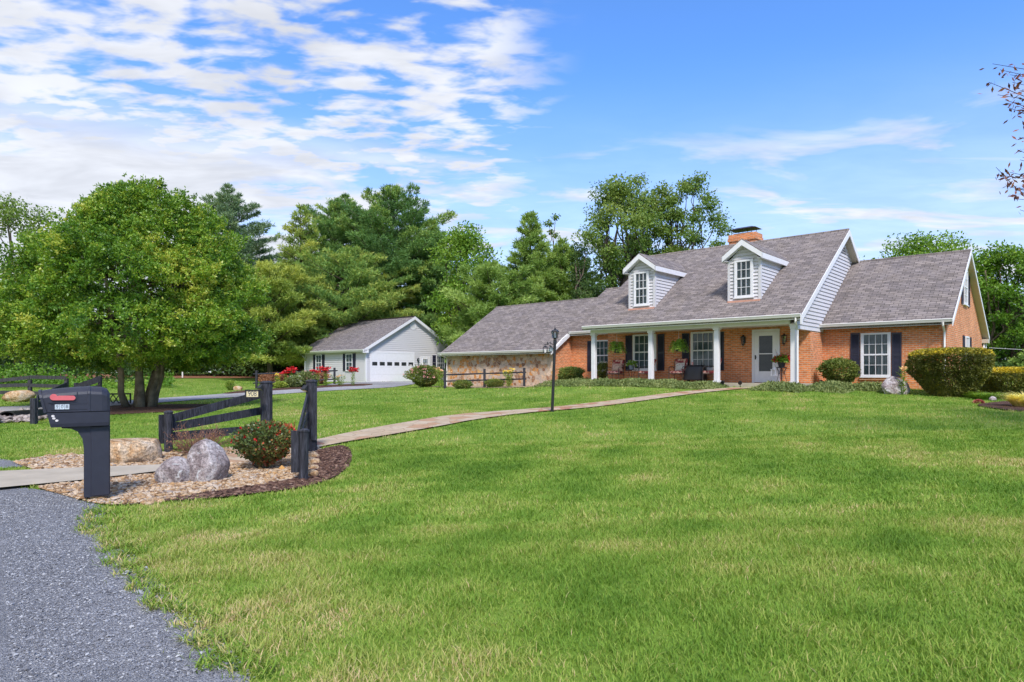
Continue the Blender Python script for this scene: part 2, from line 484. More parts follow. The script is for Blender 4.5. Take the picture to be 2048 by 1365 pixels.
def gnd(px, py):
    """where the sight line through an image point meets the ground"""
    dx, dz = (px - CX) / FOC, (HOR - py) / FOC
    Y = np.linspace(1.5, 110, 4400)
    g = terr(dx * Y, Y) - (CAMH + dz * Y)
    k = np.argmax(g > 0)
    if g[k] <= 0: k = len(Y) - 1
    return float(dx * Y[k]), float(Y[k])


def gpoly(pts):
    return [gnd(*p) for p in pts]


def smooth_closed(P, it=2):
    for _ in range(it):
        Q = []
        for i in range(len(P)):
            a, b = P[i], P[(i + 1) % len(P)]
            Q += [(a[0] * .75 + b[0] * .25, a[1] * .75 + b[1] * .25), (a[0] * .25 + b[0] * .75, a[1] * .25 + b[1] * .75)]
        P = Q
    return P


def smooth_open(P, it=2):
    for _ in range(it):
        Q = [P[0]]
        for a, b in zip(P[:-1], P[1:]):
            Q += [(a[0] * .75 + b[0] * .25, a[1] * .75 + b[1] * .25), (a[0] * .25 + b[0] * .75, a[1] * .25 + b[1] * .75)]
        P = Q + [P[-1]]
    return P


def pip(poly, x, y):
    inside = np.zeros(len(x), bool)
    n = len(poly)
    for i in range(n):
        x0, y0 = poly[i]; x1, y1 = poly[(i + 1) % n]
        c = ((y0 > y) != (y1 > y))
        with np.errstate(divide='ignore', invalid='ignore'):
            xi = (x1 - x0) * (y - y0) / (y1 - y0 + 1e-12) + x0
        inside ^= c & (x < xi)
    return inside


def wob(x, y, k, seed, n=9, octv=1.0):
    """smooth wandering field, about -1..1"""
    r = np.random.RandomState(seed)
    s = np.zeros_like(np.asarray(x, float))
    for i in range(n):
        a = r.uniform(0, 2 * np.pi); f = k * r.uniform(0.5, 1.9)
        s += np.sin((x * np.cos(a) + y * np.sin(a)) * f + r.uniform(0, 6.28))
    return s / (0.7 * n ** 0.5) * 0.6


def drape(name, poly, dz, mat, res=0.4, kind='structure'):
    """a ground sheet that follows the land, filled from an outline"""
    xs = [p[0] for p in poly]; ys = [p[1] for p in poly]
    gx, gy = np.meshgrid(np.arange(min(xs), max(xs), res), np.arange(min(ys), max(ys), res))
    gx, gy = gx.ravel(), gy.ravel()
    k = pip(poly, gx, gy)
    vs = [Vector(p) for p in poly] + [Vector((float(a), float(b))) for a, b in zip(gx[k], gy[k])]
    n = len(poly)
    ov, oe, of, *_ = delaunay_2d_cdt(vs, [], [list(range(n))], 1, 1e-5)
    X = np.array([p.x for p in ov]); Y = np.array([p.y for p in ov])
    V = np.stack([X, Y, terr(X, Y) + dz], 1)
    mb = MB()
    mb.add(V.tolist(), [f for f in of])
    o = mb.build(name, mat, smooth=True)
    if kind: o['kind'] = kind
    return o


# ground materials -------------------------------------------------
def lawn_mat():
    m, N = new_mat('lawn_turf')
    ob = N.n('ShaderNodeTexCoord').outputs['Object']
    a = N.noise(ob, 0.55, 5, 0.6, 0.3)
    b = N.noise(N.n('ShaderNodeMapping', {'Vector': ob, 'Rotation': (0, 0, R(35)), 'Scale': (0.9, 0.22, 1)}).outputs[0], 1.3, 4, 0.6)
    f = N.noise(ob, 14, 4, 0.7)
    t = N.math('ADD', N.math('ADD', N.math('MULTIPLY', a, 0.45), N.math('MULTIPLY', b, 0.35)), N.math('MULTIPLY', f, 0.2))
    c = N.ramp(t, [(0.30, (0.075, 0.155, 0.018)), (0.46, (0.135, 0.225, 0.028)), (0.58, (0.20, 0.27, 0.05)), (0.72, (0.30, 0.30, 0.09))])
    hb = N.noise(ob, 45, 4, 0.7)
    bp = N.n('ShaderNodeBump', {'Height': hb, 'Strength': 0.5, 'Distance': 0.03})
    s = N.n('ShaderNodeBsdfPrincipled', {'Base Color': c, 'Roughness': 0.95, 'Specular IOR Level': 0.1, 'Normal': bp.outputs[0]})
    finish(N, s.outputs[0])
    return m


def speck_mat(name, stops, scale, rough=0.95, bump=0.6, dist=0.02, patch=None, big=1.2):
    m, N = new_mat(name)
    ob = N.n('ShaderNodeTexCoord').outputs['Object']
    vo = N.n('ShaderNodeTexVoronoi', {'Vector': ob, 'Scale': scale})
    v2 = N.n('ShaderNodeTexVoronoi', {'Vector': ob, 'Scale': scale * 0.45})
    r = N.math('ADD', N.math('MULTIPLY', N.n('ShaderNodeSeparateColor', {0: vo.outputs['Color']}).outputs[0], 0.65), N.math('MULTIPLY', N.n('ShaderNodeSeparateColor', {0: v2.outputs['Color']}).outputs[1], 0.35))
    c = N.ramp(r, stops)
    c = N.mix(1.0, c, N.ramp(N.noise(ob, big, 5, 0.6), [(0.3, 0.72), (0.7, 1.25)]), 'MULTIPLY')
    if patch:
        c = N.mix(N.mapr(N.noise(ob, 0.8, 5, 0.65, 0.4), 0.60, 0.75, 0, 0.55), c, patch)
    bp = N.n('ShaderNodeBump', {'Height': vo.outputs['Distance'], 'Strength': bump, 'Distance': dist}, invert=True)
    b = N.n('ShaderNodeBsdfPrincipled', {'Base Color': c, 'Roughness': rough, 'Specular IOR Level': 0.2, 'Normal': bp.outputs[0]})
    finish(N, b.outputs[0])
    return m


def flag_mat():
    m, N = new_mat('flagstone')
    ob = N.n('ShaderNodeTexCoord').outputs['Object']
    w = N.n('ShaderNodeMapping', {'Vector': ob, 'Rotation': (0, 0, R(20)), 'Scale': (1, 1, 0)}).outputs[0]
    vo = N.n('ShaderNodeTexVoronoi', {'Vector': w, 'Scale': 2.5}, voronoi_dimensions='2D')
    ed = N.n('ShaderNodeTexVoronoi', {'Vector': w, 'Scale': 2.5}, voronoi_dimensions='2D', feature='DISTANCE_TO_EDGE').outputs['Distance']
    r = N.n('ShaderNodeSeparateColor', {0: vo.outputs['Color']}).outputs[0]
    c = N.ramp(r, [(0.0, (0.44, 0.33, 0.22)), (0.25, (0.41, 0.25, 0.15)), (0.45, (0.47, 0.37, 0.26)), (0.7, (0.36, 0.17, 0.10)), (0.80, (0.45, 0.35, 0.24))], 'CONSTANT')
    c = N.mix(1.0, c, N.ramp(N.noise(ob, 6, 5, 0.65), [(0.25, 0.75), (0.75, 1.22)]), 'MULTIPLY')
    c = N.mix(N.mapr(ed, 0.01, 0.04), (0.30, 0.20, 0.13), c)
    b = N.n('ShaderNodeBsdfPrincipled', {'Base Color': c, 'Roughness': 0.85, 'Specular IOR Level': 0.25})
    finish(N, b.outputs[0])
    return m


M['lawn'] = lawn_mat()
M['road'] = speck_mat('gravel_chips', [(0.0, (0.10, 0.10, 0.11)), (0.35, (0.225, 0.225, 0.24)), (0.65, (0.31, 0.31, 0.33)), (1.0, (0.46, 0.46, 0.47))], 150, 0.95, 0.8, 0.02, (0.27, 0.24, 0.20), 0.6)
M['drive'] = speck_mat('worn_asphalt', [(0.0, (0.22, 0.21, 0.215)), (0.6, (0.30, 0.29, 0.295)), (1.0, (0.40, 0.385, 0.38))], 40, 0.95, 0.2, 0.01, None, 0.3)
M['bed'] = speck_mat('pebble_bed', [(0.0, (0.16, 0.11, 0.07)), (0.4, (0.36, 0.26, 0.16)), (0.7, (0.46, 0.35, 0.24)), (1.0, (0.58, 0.50, 0.40))], 26, 0.95, 0.9, 0.03)
M['mulch'] = speck_mat('bark_mulch', [(0.0, (0.030, 0.014, 0.011)), (0.4, (0.088, 0.044, 0.029)), (0.75, (0.150, 0.080, 0.053)), (1.0, (0.26, 0.155, 0.11))], 55, 0.95, 0.9, 0.03)
M['red_mulch'] = speck_mat('pine_needle_floor', [(0.0, (0.12, 0.05, 0.025)), (0.5, (0.22, 0.095, 0.045)), (1.0, (0.32, 0.17, 0.09))], 12, 0.95, 0.3, 0.02)
M['flag'] = flag_mat()

# the land -----------------------------------------------------------
xs = np.concatenate([np.arange(-420, -120, 50), np.arange(-120, -40, 8), np.arange(-40, -15, 1.2), np.arange(-15, 15, .4), np.arange(15, 40, 1.2), np.arange(40, 121, 8), np.arange(150, 421, 50)])
ys = np.concatenate([np.arange(-60, -6, 6), np.arange(-6, 14, .3), np.arange(14, 46, .8), np.arange(46, 150, 4), np.arange(150, 451, 50)])
gx, gy = np.meshgrid(xs, ys)
V = np.stack([gx.ravel(), gy.ravel(), terr(gx, gy).ravel()], 1)
nx, ny = len(xs), len(ys)
I = np.arange(nx * ny).reshape(ny, nx)
F = np.stack([I[:-1, :-1].ravel(), I[:-1, 1:].ravel(), I[1:, 1:].ravel(), I[1:, :-1].ravel()], 1)
tag(np_mesh('lawn', V, F, M['lawn'], smooth=True), kind='structure')

# road, paths, drive and beds ------------------------------------------
road_edge = smooth_open(gpoly([(60, 936), (30, 948), (10, 955)]), 1)
road_poly = [(-30, 10.6), (-30, -8), (-0.2, -8), (-0.6, 1.0)] + gpoly([(520, 1365), (465, 1352), (415, 1300), (385, 1262), (325, 1222), (298, 1176), (262, 1150), (240, 1110), (205, 1080), (178, 1045), (205, 1018), (150, 1000), (100, 984), (20, 975), (-40, 985)])
_o1 = gnd(-40, 942); _o2 = gnd(70, 934)
road_poly += [_o1, _o2, gnd(40, 926), gnd(-10, 917), gnd(-120, 912)]
road_poly = smooth_closed(road_poly, 2)
drape('gravel_road', road_poly, 0.012, M['road'], 0.35)

bed_poly = smooth_closed(gpoly([(20, 927), (90, 915), (210, 911), (335, 909), (440, 900), (560, 888), (632, 896), (655, 908), (640, 935), (600, 966), (450, 987), (330, 1004), (215, 1018), (120, 992), (60, 975), (90, 955), (60, 938)]), 2)
drape('pebble_bed', bed_poly, 0.020, M['bed'], 0.3)
mulch_poly = smooth_closed(gpoly([(628, 905), (660, 897), (690, 893), (704, 908), (702, 926), (690, 945), (655, 965), (610, 978), (540, 988), (420, 1001), (320, 1008), (330, 1001), (450, 984), (590, 964), (625, 940), (632, 920)]), 2)
drape('mulch_strip', mulch_poly, 0.026, M['mulch'], 0.25)

walk_poly = gpoly([(-60, 952.5), (0, 949), (160, 942), (327, 935.5)]) + gpoly([(312, 950), (160, 968), (0, 984), (-60, 990)])
drape('concrete_path', walk_poly, 0.050, M['concrete'], 0.4)
up = gpoly([(327, 935.5), (470, 910), (560, 897), (632, 883), (702, 867), (805, 848), (908, 831), (1010, 823.5), (1106, 816.5), (1181, 808), (1270, 797.5), (1340, 787.5)])
dn = gpoly([(312, 950), (490, 928), (590, 909), (634, 899), (706, 884.5), (771, 874), (839, 862), (897, 852), (942, 842.5), (1044, 828.5), (1112, 823), (1198, 815.5), (1300, 801.5), (1374, 791)])
e1, e2 = hp(-1.95, -0.75), hp(-1.1, -0.75)
flag_poly = smooth_open(up + [hp(-2.6, -2.0), e1], 1) + smooth_open([e2, hp(-1.9, -2.3)] + dn[::-1], 1)
drape('flagstone_path', flag_poly, 0.034, M['flag'], 0.5)

drive_poly = smooth_open(gpoly([(-160, 826), (0, 815), (130, 812), (215, 806), (307, 797.5), (440, 789), (542, 782), (640, 775.5)]) + [(-13.2, 49.0), (-12.0, 53.6)], 1) + smooth_open([(-7.5, 57.6), (-6.6, 54.8)] + gpoly([(800, 774.5), (740, 778), (650, 783.5), (513, 792.5), (400, 800), (307, 807), (217, 815), (150, 822), (0, 831), (-160, 845)]), 1)
drape('driveway', drive_poly, 0.030, M['drive'], 0.9)

ring_c = gnd(290, 818)
ring_poly = [(ring_c[0] + 2.6 * math.cos(a) * (1 + .08 * math.sin(3 * a)), ring_c[1] + 3.4 * math.sin(a)) for a in np.linspace(0, 2 * math.pi, 40, endpoint=False)]
drape('mulch_ring', ring_poly, 0.03, M['mulch'], 0.4)
rbed = smooth_closed(gpoly([(1945, 812), (1990, 806), (2060, 800), (2180, 802), (2200, 822), (2048, 826), (1985, 819)]), 2)
drape('mulch_bed', rbed, 0.03, M['mulch'], 0.4)
fbed = smooth_closed(gpoly([(455, 786), (500, 781), (600, 775), (672, 771), (745, 768), (745, 772), (672, 775), (600, 779.5), (500, 786), (440, 790)]), 1)
drape('flower_bed', fbed, 0.036, M['mulch'], 0.7)
sbed = smooth_closed(gpoly([(840, 774), (900, 772.5), (1000, 773), (1100, 770), (1150, 771), (1040, 776), (900, 776.5)]), 1)
drape('pebble_border', sbed, 0.03, M['bed'], 0.7)
tree_floor = smooth_closed([(-40, 62), (-30, 66), (-22, 68), (-20, 78), (-60, 84), (-60, 66)], 2)
drape('forest_floor', tree_floor, 0.05, M['red_mulch'], 2.0)
house_pad = [hp(-9.2, -0.2), hp(0.4, -0.2), hp(0.4, 2.6), hp(4.5, 2.8), hp(4.5, 13), hp(-20.6, 12), hp(-20.4, 1.4), hp(-12, 1.4), hp(-12, 2.8), hp(-9.2, 2.8)]
gar_pad = [(-12.2, 54), (-5.5, 61.4), (-12.5, 67.7), (-19.3, 60.3)]
cull = gpoly([(-60, 842), (0, 833), (80, 826), (100, 836), (70, 845), (0, 848), (-60, 852)])

# grass ------------------------------------------------------------------
M['grass'] = leaf_mat('grass_blade', [(0.0, (0.072, 0.165, 0.014)), (0.28, (0.122, 0.245, 0.022)), (0.52, (0.200, 0.318, 0.038)), (0.78, (0.32, 0.36, 0.080)), (1.0, (0.50, 0.41, 0.18))], 0.6, 0.30, 0.2, (1.32, 1.18, 1.55))


def dry(x, y):
    """how dry the turf is: mower bands and slow patches, 0 lush .. 1 straw"""
    a = wob(x, y, 0.9, 3) * 0.09 + wob(x, y, 2.6, 4) * 0.13 + wob(x, y, 7.0, 5) * 0.13
    u = x * 0.80 + y * 0.60
    a += 0.10 * np.sin(u * 2.1 + 1.2 * wob(x, y, 0.4, 6))
    return 0.42 + a


def grass_patch(rng, n, y0, y1, hgt, wid, segs):
    y = np.sqrt(rng.uniform(y0 ** 2, y1 ** 2, n))
    x = rng.uniform(-1, 1, n) * (y * 0.93 + 1.6)
    keep = np.ones(n, bool)
    wx = x + 0.06 * rng.randn(n); wy = y + 0.06 * rng.randn(n)
    for P in (road_poly, bed_poly, mulch_poly, walk_poly, flag_poly, drive_poly, ring_poly, rbed, fbed, sbed, house_pad, gar_pad, cull):
        keep &= ~pip(P, wx, wy)
    x, y = x[keep], y[keep]
    n = len(x)
    dr = dry(x, y)
    # thin out the bare patches near the road edge
    z = terr(x, y)
    clump = wob(x, y, 11, 8)
    edge = np.clip(1 - np.hypot(x + 0.9 + 0.35 * (y - 3), 0) / 1.5, 0, 1)
    bare = (wob(x, y, 3.3, 21) > 0.50) & (np.abs(x + 2.75 - 0.0 + (y - 3) * 0.42 - 1.4) < 0.75) & (y < 7)
    bare &= rng.uniform(0, 1, n) < 0.85
    L = hgt * rng.uniform(0.55, 1.35, n) * (1 + 0.30 * clump) * np.where(bare, .55, 1.0)
    az = rng.uniform(0, 2 * np.pi, n) + 0.0
    lean = rng.uniform(0.15, 1.0, n)
    d = np.stack([np.cos(az) * lean, np.sin(az) * lean, np.ones(n)], 1); d /= np.linalg.norm(d, axis=1)[:, None]
    sd_ = np.stack([-np.sin(az), np.cos(az), np.zeros(n)], 1)
    tw = rng.uniform(-0.8, 0.8, n)
    sd_ = sd_ * np.cos(tw)[:, None] + np.stack([np.cos(az), np.sin(az), np.zeros(n)], 1) * np.sin(tw)[:, None]
    B = np.stack([x, y, z - 0.004], 1)
    w = (wid * rng.uniform(0.6, 1.3, n))[:, None] * sd_
    tint = np.clip(dr + bare * 0.25 + rng.randn(n) * 0.13 + (rng.uniform(0, 1, n) < 0.04) * 0.30 + edge * 0.1, 0, 1)
    if segs == 2:
        mid_ = B + d * (L * 0.55)[:, None]
        bend = d + np.stack([np.cos(az), np.sin(az), np.zeros(n)], 1) * rng.uniform(0.2, 0.9, n)[:, None] - np.array([0, 0, .25])
        bend /= np.linalg.norm(bend, axis=1)[:, None]
        tip = mid_ + bend * (L * 0.5)[:, None]
        Vv = np.stack([B - w, B + w, mid_ + w * .75, mid_ - w * .75, tip], 1)
        q = np.arange(n)[:, None] * 5
        Fq = np.concatenate([q + [0, 1, 2], q + [0, 2, 3], q + [3, 2, 4]], 1).reshape(-1, 3)
        return Vv.reshape(-1, 3), Fq, np.repeat(tint, 3)
    tip = B + d * L[:, None]
    Vv = np.stack([B - w, B + w, tip], 1)
    return Vv.reshape(-1, 3), np.arange(n * 3).reshape(-1, 3), tint


rng = np.random.RandomState(7)
VV, FF, TT, off = [], [], [], 0
for n, y0, y1, hgt, wid, sg in [(300000, 1.6, 6.0, .056, .0026, 2), (330000, 6.0, 12.0, .054, .0042, 2), (260000, 12.0, 24.0, .052, .0085, 1), (150000, 24.0, 62.0, .060, .022, 1)]:
    v, f, t = grass_patch(rng, n, y0, y1, hgt, wid, sg)
    VV.append(v); FF.append(f + off); TT.append(t); off += len(v)
tag(np_mesh('lawn_grass', np.concatenate(VV), np.concatenate(FF), M['grass'], np.concatenate(TT)), 'short mown green grass with yellowish dry patches covering the front lawn', 'grass', kind='stuff')

# ragged tufts along the road edge
tv, tf, tt, off = [], [], [], 0
edge_pts = gpoly([(470, 1360), (415, 1300), (385, 1262), (325, 1222), (298, 1176), (262, 1150), (240, 1110), (205, 1080), (178, 1045), (205, 1020)])
for a, b in zip(edge_pts[:-1], edge_pts[1:]):
    ln = math.hypot(b[0] - a[0], b[1] - a[1])
    for k in range(max(2, int(ln / 0.028))):
        t = rng.uniform(); o_ = abs(rng.randn()) * .16 - .09; cx_, cy_ = a[0] + (b[0] - a[0]) * t + o_, a[1] + (b[1] - a[1]) * t + rng.randn() * .05
        nb = rng.randint(12, 30)
        aa = rng.uniform(0, 6.283, nb); Lb = rng.uniform(.03, .085, nb); ln_ = rng.uniform(.4, 1.5, nb)
        dd = np.stack([np.cos(aa) * ln_, np.sin(aa) * ln_, np.ones(nb)], 1); dd /= np.linalg.norm(dd, axis=1)[:, None]
        base = np.stack([cx_ + rng.randn(nb) * .025, cy_ + rng.randn(nb) * .025, np.full(nb, tz(cx_, cy_) + .008)], 1)
        sw = np.stack([-np.sin(aa), np.cos(aa), np.zeros(nb)], 1) * .0032
        m_ = base + dd * Lb[:, None] * .6
        tp = m_ + (dd * .5 + np.stack([np.cos(aa), np.sin(aa), -0.3 + 0 * aa], 1) * .3) * Lb[:, None]
        tv.append(np.stack([base - sw, base + sw, m_ + sw, m_ - sw, tp], 1).reshape(-1, 3))
        q = np.arange(nb)[:, None] * 5 + off
        tf.append(np.concatenate([q + [0, 1, 2], q + [0, 2, 3], q + [3, 2, 4]], 1).reshape(-1, 3))
        tt.append(np.repeat(np.clip(rng.uniform(.2, .75) + rng.randn(nb) * .15 + (rng.uniform(0, 1, nb) < .2) * .35, 0, 1), 3))
        off += nb * 5
tag(np_mesh('edge_grass', np.concatenate(tv), np.concatenate(tf), M['grass'], np.concatenate(tt)), 'ragged tufts of longer grass along the gravel road edge', 'grass', kind='stuff')


# stones and chips lying loose -------------------------------------------
def stones(name, poly, n, size, stops, dz, flat=0.55, seed=1, avoid=(), label=None, cat=None):
    r = np.random.RandomState(seed)
    xs = np.array([p[0] for p in poly]); ys = np.array([p[1] for p in poly])
    x = r.uniform(xs.min(), xs.max(), n * 3); y = r.uniform(ys.min(), ys.max(), n * 3)
    k = pip(poly, x, y)
    for a in avoid: k &= ~pip(a, x, y)
    x, y = x[k][:n], y[k][:n]
    n = len(x)
    base = np.array([(1, 0, 0), (-1, 0, 0), (0, 1, 0), (0, -1, 0), (0, 0, 1), (.6, .6, .55), (-.6, .6, .55), (-.6, -.6, .55), (.6, -.6, .55), (0, 0, -1)], float)
    fc = np.array([(0, 2, 5), (2, 1, 6), (1, 3, 7), (3, 0, 8), (0, 5, 8), (2, 6, 5), (1, 7, 6), (3, 8, 7), (4, 5, 6), (4, 6, 7), (4, 7, 8), (4, 8, 5)])
    s = size * np.exp(r.randn(n) * 0.38)
    sc = np.stack([s * r.uniform(.8, 1.3, n), s * r.uniform(.6, 1.0, n), s * flat * r.uniform(.7, 1.3, n)], 1)
    P = base[None] * (1 + .22 * r.randn(n, 10, 3)) * sc[:, None, :]
    a = r.uniform(0, 6.283, n); c_, s_ = np.cos(a)[:, None], np.sin(a)[:, None]
    X = P[:, :, 0] * c_ - P[:, :, 1] * s_; Y = P[:, :, 0] * s_ + P[:, :, 1] * c_
    Z = P[:, :, 2] + X * r.uniform(-.3, .3, n)[:, None]
    V = np.stack([X + x[:, None], Y + y[:, None], Z + (terr(x, y) + dz + sc[:, 2] * .35)[:, None]], 2)
    F = (np.arange(n)[:, None, None] * 10 + fc[None]).reshape(-1, 3)
    m = leaf_mat(name + '_stone', stops, 0.85, 0.0, 0.25, (1, 1, 1))
    return tag(np_mesh(name, V.reshape(-1, 3), F, m, np.repeat(r.uniform(0, 1, n), 12), smooth=False), label, cat, kind='stuff')


stones('river_gravel', bed_poly, 26000, 0.0175, [(0.0, (0.14, 0.075, 0.04)), (0.25, (0.36, 0.22, 0.11)), (0.5, (0.44, 0.31, 0.19)), (0.75, (0.53, 0.42, 0.31)), (0.92, (0.26, 0.21, 0.18)), (1.0, (0.50, 0.27, 0.09))], 0.02, 0.5, 5, (walk_poly, mulch_poly, flag_poly), 'tan and buff river pebbles filling the bed round the boulders', 'gravel')
stones('mulch_chips', mulch_poly, 5000, 0.017, [(0.0, (0.03, 0.014, 0.011)), (0.5, (0.105, 0.053, 0.036)), (0.85, (0.185, 0.105, 0.07)), (1.0, (0.29, 0.19, 0.14))], 0.024, 0.35, 6, (), 'dark brown bark chips in the curved bed beside the gate post', 'mulch')
near_road = gpoly([(-20, 1365), (470, 1362), (385, 1262), (298, 1176), (240, 1110), (180, 1045), (200, 1018), (100, 988), (-20, 990)])
stones('road_gravel', [(a + .10, b) for a, b in near_road], 40000, 0.0048, [(0.0, (0.10, 0.10, 0.11)), (0.5, (0.22, 0.22, 0.235)), (0.85, (0.32, 0.32, 0.335)), (1.0, (0.46, 0.455, 0.45))], 0.012, 0.6, 7, (bed_poly, walk_poly), 'loose grey crushed stone on the road shoulder', 'gravel')
stones('culvert_stones', cull, 900, 0.075, [(0.0, (0.13, 0.10, 0.09)), (0.5, (0.28, 0.23, 0.20)), (1.0, (0.42, 0.36, 0.32))], 0.02, 0.6, 8, (), 'heaped grey brown stones around the culvert pipe', 'stones')

# ------------------------------------------------------------------ building helpers
def siding(mb, poly, place, pitch=0.15, lip=0.032):
    """lapped boards filling a convex outline of (u, z); place(u, z, out) -> point"""
    z0 = min(p[1] for p in poly); z1 = max(p[1] for p in poly)
    def clip(P, z, keep_above):
        out = []
        for a, b in zip(P, P[1:] + P[:1]):
            ia, ib = ((a[1] >= z) == keep_above or a[1] == z), ((b[1] >= z) == keep_above or b[1] == z)
            if ia: out.append(a)
            if ia != ib:
                t = (z - a[1]) / (b[1] - a[1])
                out.append((a[0] + (b[0] - a[0]) * t, z))
        return out
    k = 0
    while z0 + k * pitch < z1 - 1e-6:
        lo, hi = z0 + k * pitch, min(z0 + (k + 1) * pitch, z1)
        P = clip(clip(list(poly), lo, True), hi, False)
        if len(P) >= 3:
            mb.poly([place(u, z, 0.004 + lip * max(0.0, 1 - (z - lo) / pitch)) for u, z in P])
            bot = sorted([p for p in P if abs(p[1] - lo) < 1e-6])
            if len(bot) >= 2:
                a, b = bot[0], bot[-1]
                mb.poly([place(a[0], lo, 0.004 + lip), place(b[0], lo, 0.004 + lip), place(b[0], lo, 0), place(a[0], lo, 0)])
        k += 1


def window(parent, loc, rz, w, h, cols, rows, name='window', trim=0.07, sill=True, grey=1.0):
    """double-hung window: outward is local -y, origin at the middle of the bottom"""
    m = MB()
    t = trim
    m.box(-w / 2, -w / 2 + t, -.055, .02, 0, h); m.box(w / 2 - t, w / 2, -.055, .02, 0, h)
    m.box(-w / 2 + t, w / 2 - t, -.057, .02, h - t, h); m.box(-w / 2 + t, w / 2 - t, -.057, .02, 0, t)
    if sill: m.box(-w / 2 - .03, w / 2 + .03, -.085, .02, -.045, -.002)
    iw, ih = w - 2 * t, h - 2 * t
    m.box(-iw / 2, iw / 2, -.052, -.02, h / 2 - .028, h / 2 + .028)
    for s_, yo in ((0, -.043), (1, -.049)):
        z0 = t + s_ * (ih / 2 + .028); z1 = z0 + ih / 2 - .028
        m.box(-iw / 2, -iw / 2 + .035, yo, -.015, z0, z1); m.box(iw / 2 - .035, iw / 2, yo, -.015, z0, z1)
        for c in range(1, cols):
            x = -iw / 2 + iw * c / cols
            m.box(x - .009, x + .009, yo - .002, -.018, z0, z1)
        for r in range(1, rows):
            z = z0 + (z1 - z0) * r / rows
            m.box(-iw / 2 + .035, iw / 2 - .035, yo - .0005, -.017, z - .009, z + .009)
    o = m.build(name, M['white'], parent, loc, rz)
    g = MB(); g.poly([(-iw / 2, -.029, t), (iw / 2, -.029, t), (iw / 2, -.029, h - t), (-iw / 2, -.029, h - t)]); g.build('pane', M['glass'], o)
    d = MB()                                            # drawn curtains, folded cloth
    n = 40
    for side in (-1, 1):
        pr = []
        for i in range(n + 1):
            u = i / n
            pr.append((side * (0.015 + (iw / 2 - .015) * u * 1.0), -.012 + .010 * math.sin(u * 31 + side)))
        for (a, b) in zip(pr[:-1], pr[1:]):
            d.poly([(a[0], a[1], t), (b[0], b[1], t), (b[0], b[1], h - t), (a[0], a[1], h - t)])
    d.build('curtain', M['curtain'], o)
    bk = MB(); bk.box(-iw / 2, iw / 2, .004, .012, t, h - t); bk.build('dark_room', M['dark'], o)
    return o


def shutter(parent, loc, rz, w, h, style='louver'):
    m = MB()
    m.box(-w / 2, -w / 2 + .05, -.04, -.004, 0, h); m.box(w / 2 - .05, w / 2, -.04, -.004, 0, h)
    for z in (0, h * .47, h - .07): m.box(-w / 2 + .05, w / 2 - .05, -.038, -.004, z, z + .07)
    m.box(-w / 2 + .05, w / 2 - .05, -.012, -.003, .07, h - .07)
    z = .09
    while z < h - .1:
        if not (h * .47 - .03 < z < h * .47 + .08):
            m.add([(-w / 2 + .05, -.034, z), (w / 2 - .05, -.034, z), (w / 2 - .05, -.014, z + .035), (-w / 2 + .05, -.014, z + .035)], [(0, 1, 2, 3)])
        z += .045
    return m.build('shutter', M['shutter'], parent, loc, rz)


def gutter(parent, x0, x1, y, z, name='gutter', M_=None, rz=0, loc=(0, 0, 0)):
    m = MB()
    m.prism([(y + .02, z - .20), (y + .02, z), (y, z - .005), (y - .11, z), (y - .125, z - .02), (y - .105, z - .06), (y - .085, z - .115), (y, z - .12), (y, z - .20)], x0, x1)
    return m.build(name, M['cream'], parent, loc, rz)


def downspout(parent, pts, r=.038):
    m = MB()
    for a, b in zip(pts[:-1], pts[1:]):
        m.tube([a, b], r, 4)
    return m.build('downspout', M['cream'], parent)


def wall_lamp(parent, loc, rz=0, s=1.0):
    m = MB()
    m.box(-.05, .05, -.02, 0, -.12 * s, .12 * s)
    m.tube([(0, -.02, .05), (0, -.10, .17 * s), (0, -.15, .16 * s)], .012, 6)
    m.lathe([(.02, .19), (.035, .15), (.11, .10), (.115, .08)], 8, (0, -.15, 0))
    for k in range(6):
        a = k * math.pi / 3
        m.tube([(.095 * math.cos(a), -.15 + .095 * math.sin(a), .08), (.055 * math.cos(a), -.15 + .055 * math.sin(a), -.19)], .007, 4)
    m.lathe([(.06, -.19), (.05, -.22), (.015, -.24), (.012, -.29), (.003, -.31)], 8, (0, -.15, 0))
    o = m.build('wall_lamp', M['black_metal'], parent, loc, rz)
    g = MB(); g.lathe([(.088, .08), (.05, -.19)], 6, (0, -.15, 0)); g.build('lamp_glass', M['glass'], o)
    return o


# ================================================================== MAIN HOUSE
house = thing('brick_house', 'long orange brick house with grey shingle roof, two dormers and a columned front porch', 'house', (P0.x, P0.y, 0), HROT)
FL = 1.05
SL = .664


def mroof(y): return 3.5 + SL * (y + .45)


LW, RW = -8.97, 0.10
# walls -------------------------------------------------------------
m = MB()
m.box(LW, RW, 1.53, 11.2, .3, 3.4)                                   # main body
o = m.build('wall', M['brick'], house)
m = MB()                                                            # right wing, gable to the right
G = [(3.0, .3), (12.7, .3), (12.7, 3.2), (7.1, 6.15), (3.0, 3.42)]
m.add([(RW + .002, y, z) for y, z in G] + [(4.2, y, z) for y, z in G], [range(5), range(5, 10)[::-1]] + [(i, 5 + i, 5 + (i + 1) % 5, (i + 1) % 5) for i in range(5)])
m.build('wall', M['brick'], house)
m = MB()                                                            # set-back link on the left
m.box(-12.195, LW - .002, 3.0, 10.4, .3, 3.45)
m.build('wall', M['brick'], house)
m = MB()                                                            # brick return of the stone wing
m.add([(-12.2, 1.5, .3), (-12.2, 10.3, .3), (-12.2, 10.3, 2.7), (-12.2, 5.95, 5.4), (-12.2, 1.5, 2.65)], [range(5)])
m.build('wall', M['brick'], house)
m = MB()                                                            # fieldstone front of the low wing
m.box(-20.1, -12.215, 1.5, 1.8, .2, 2.62)
m.box(-20.1, -19.8, 1.8, 10.3, .2, 2.62)
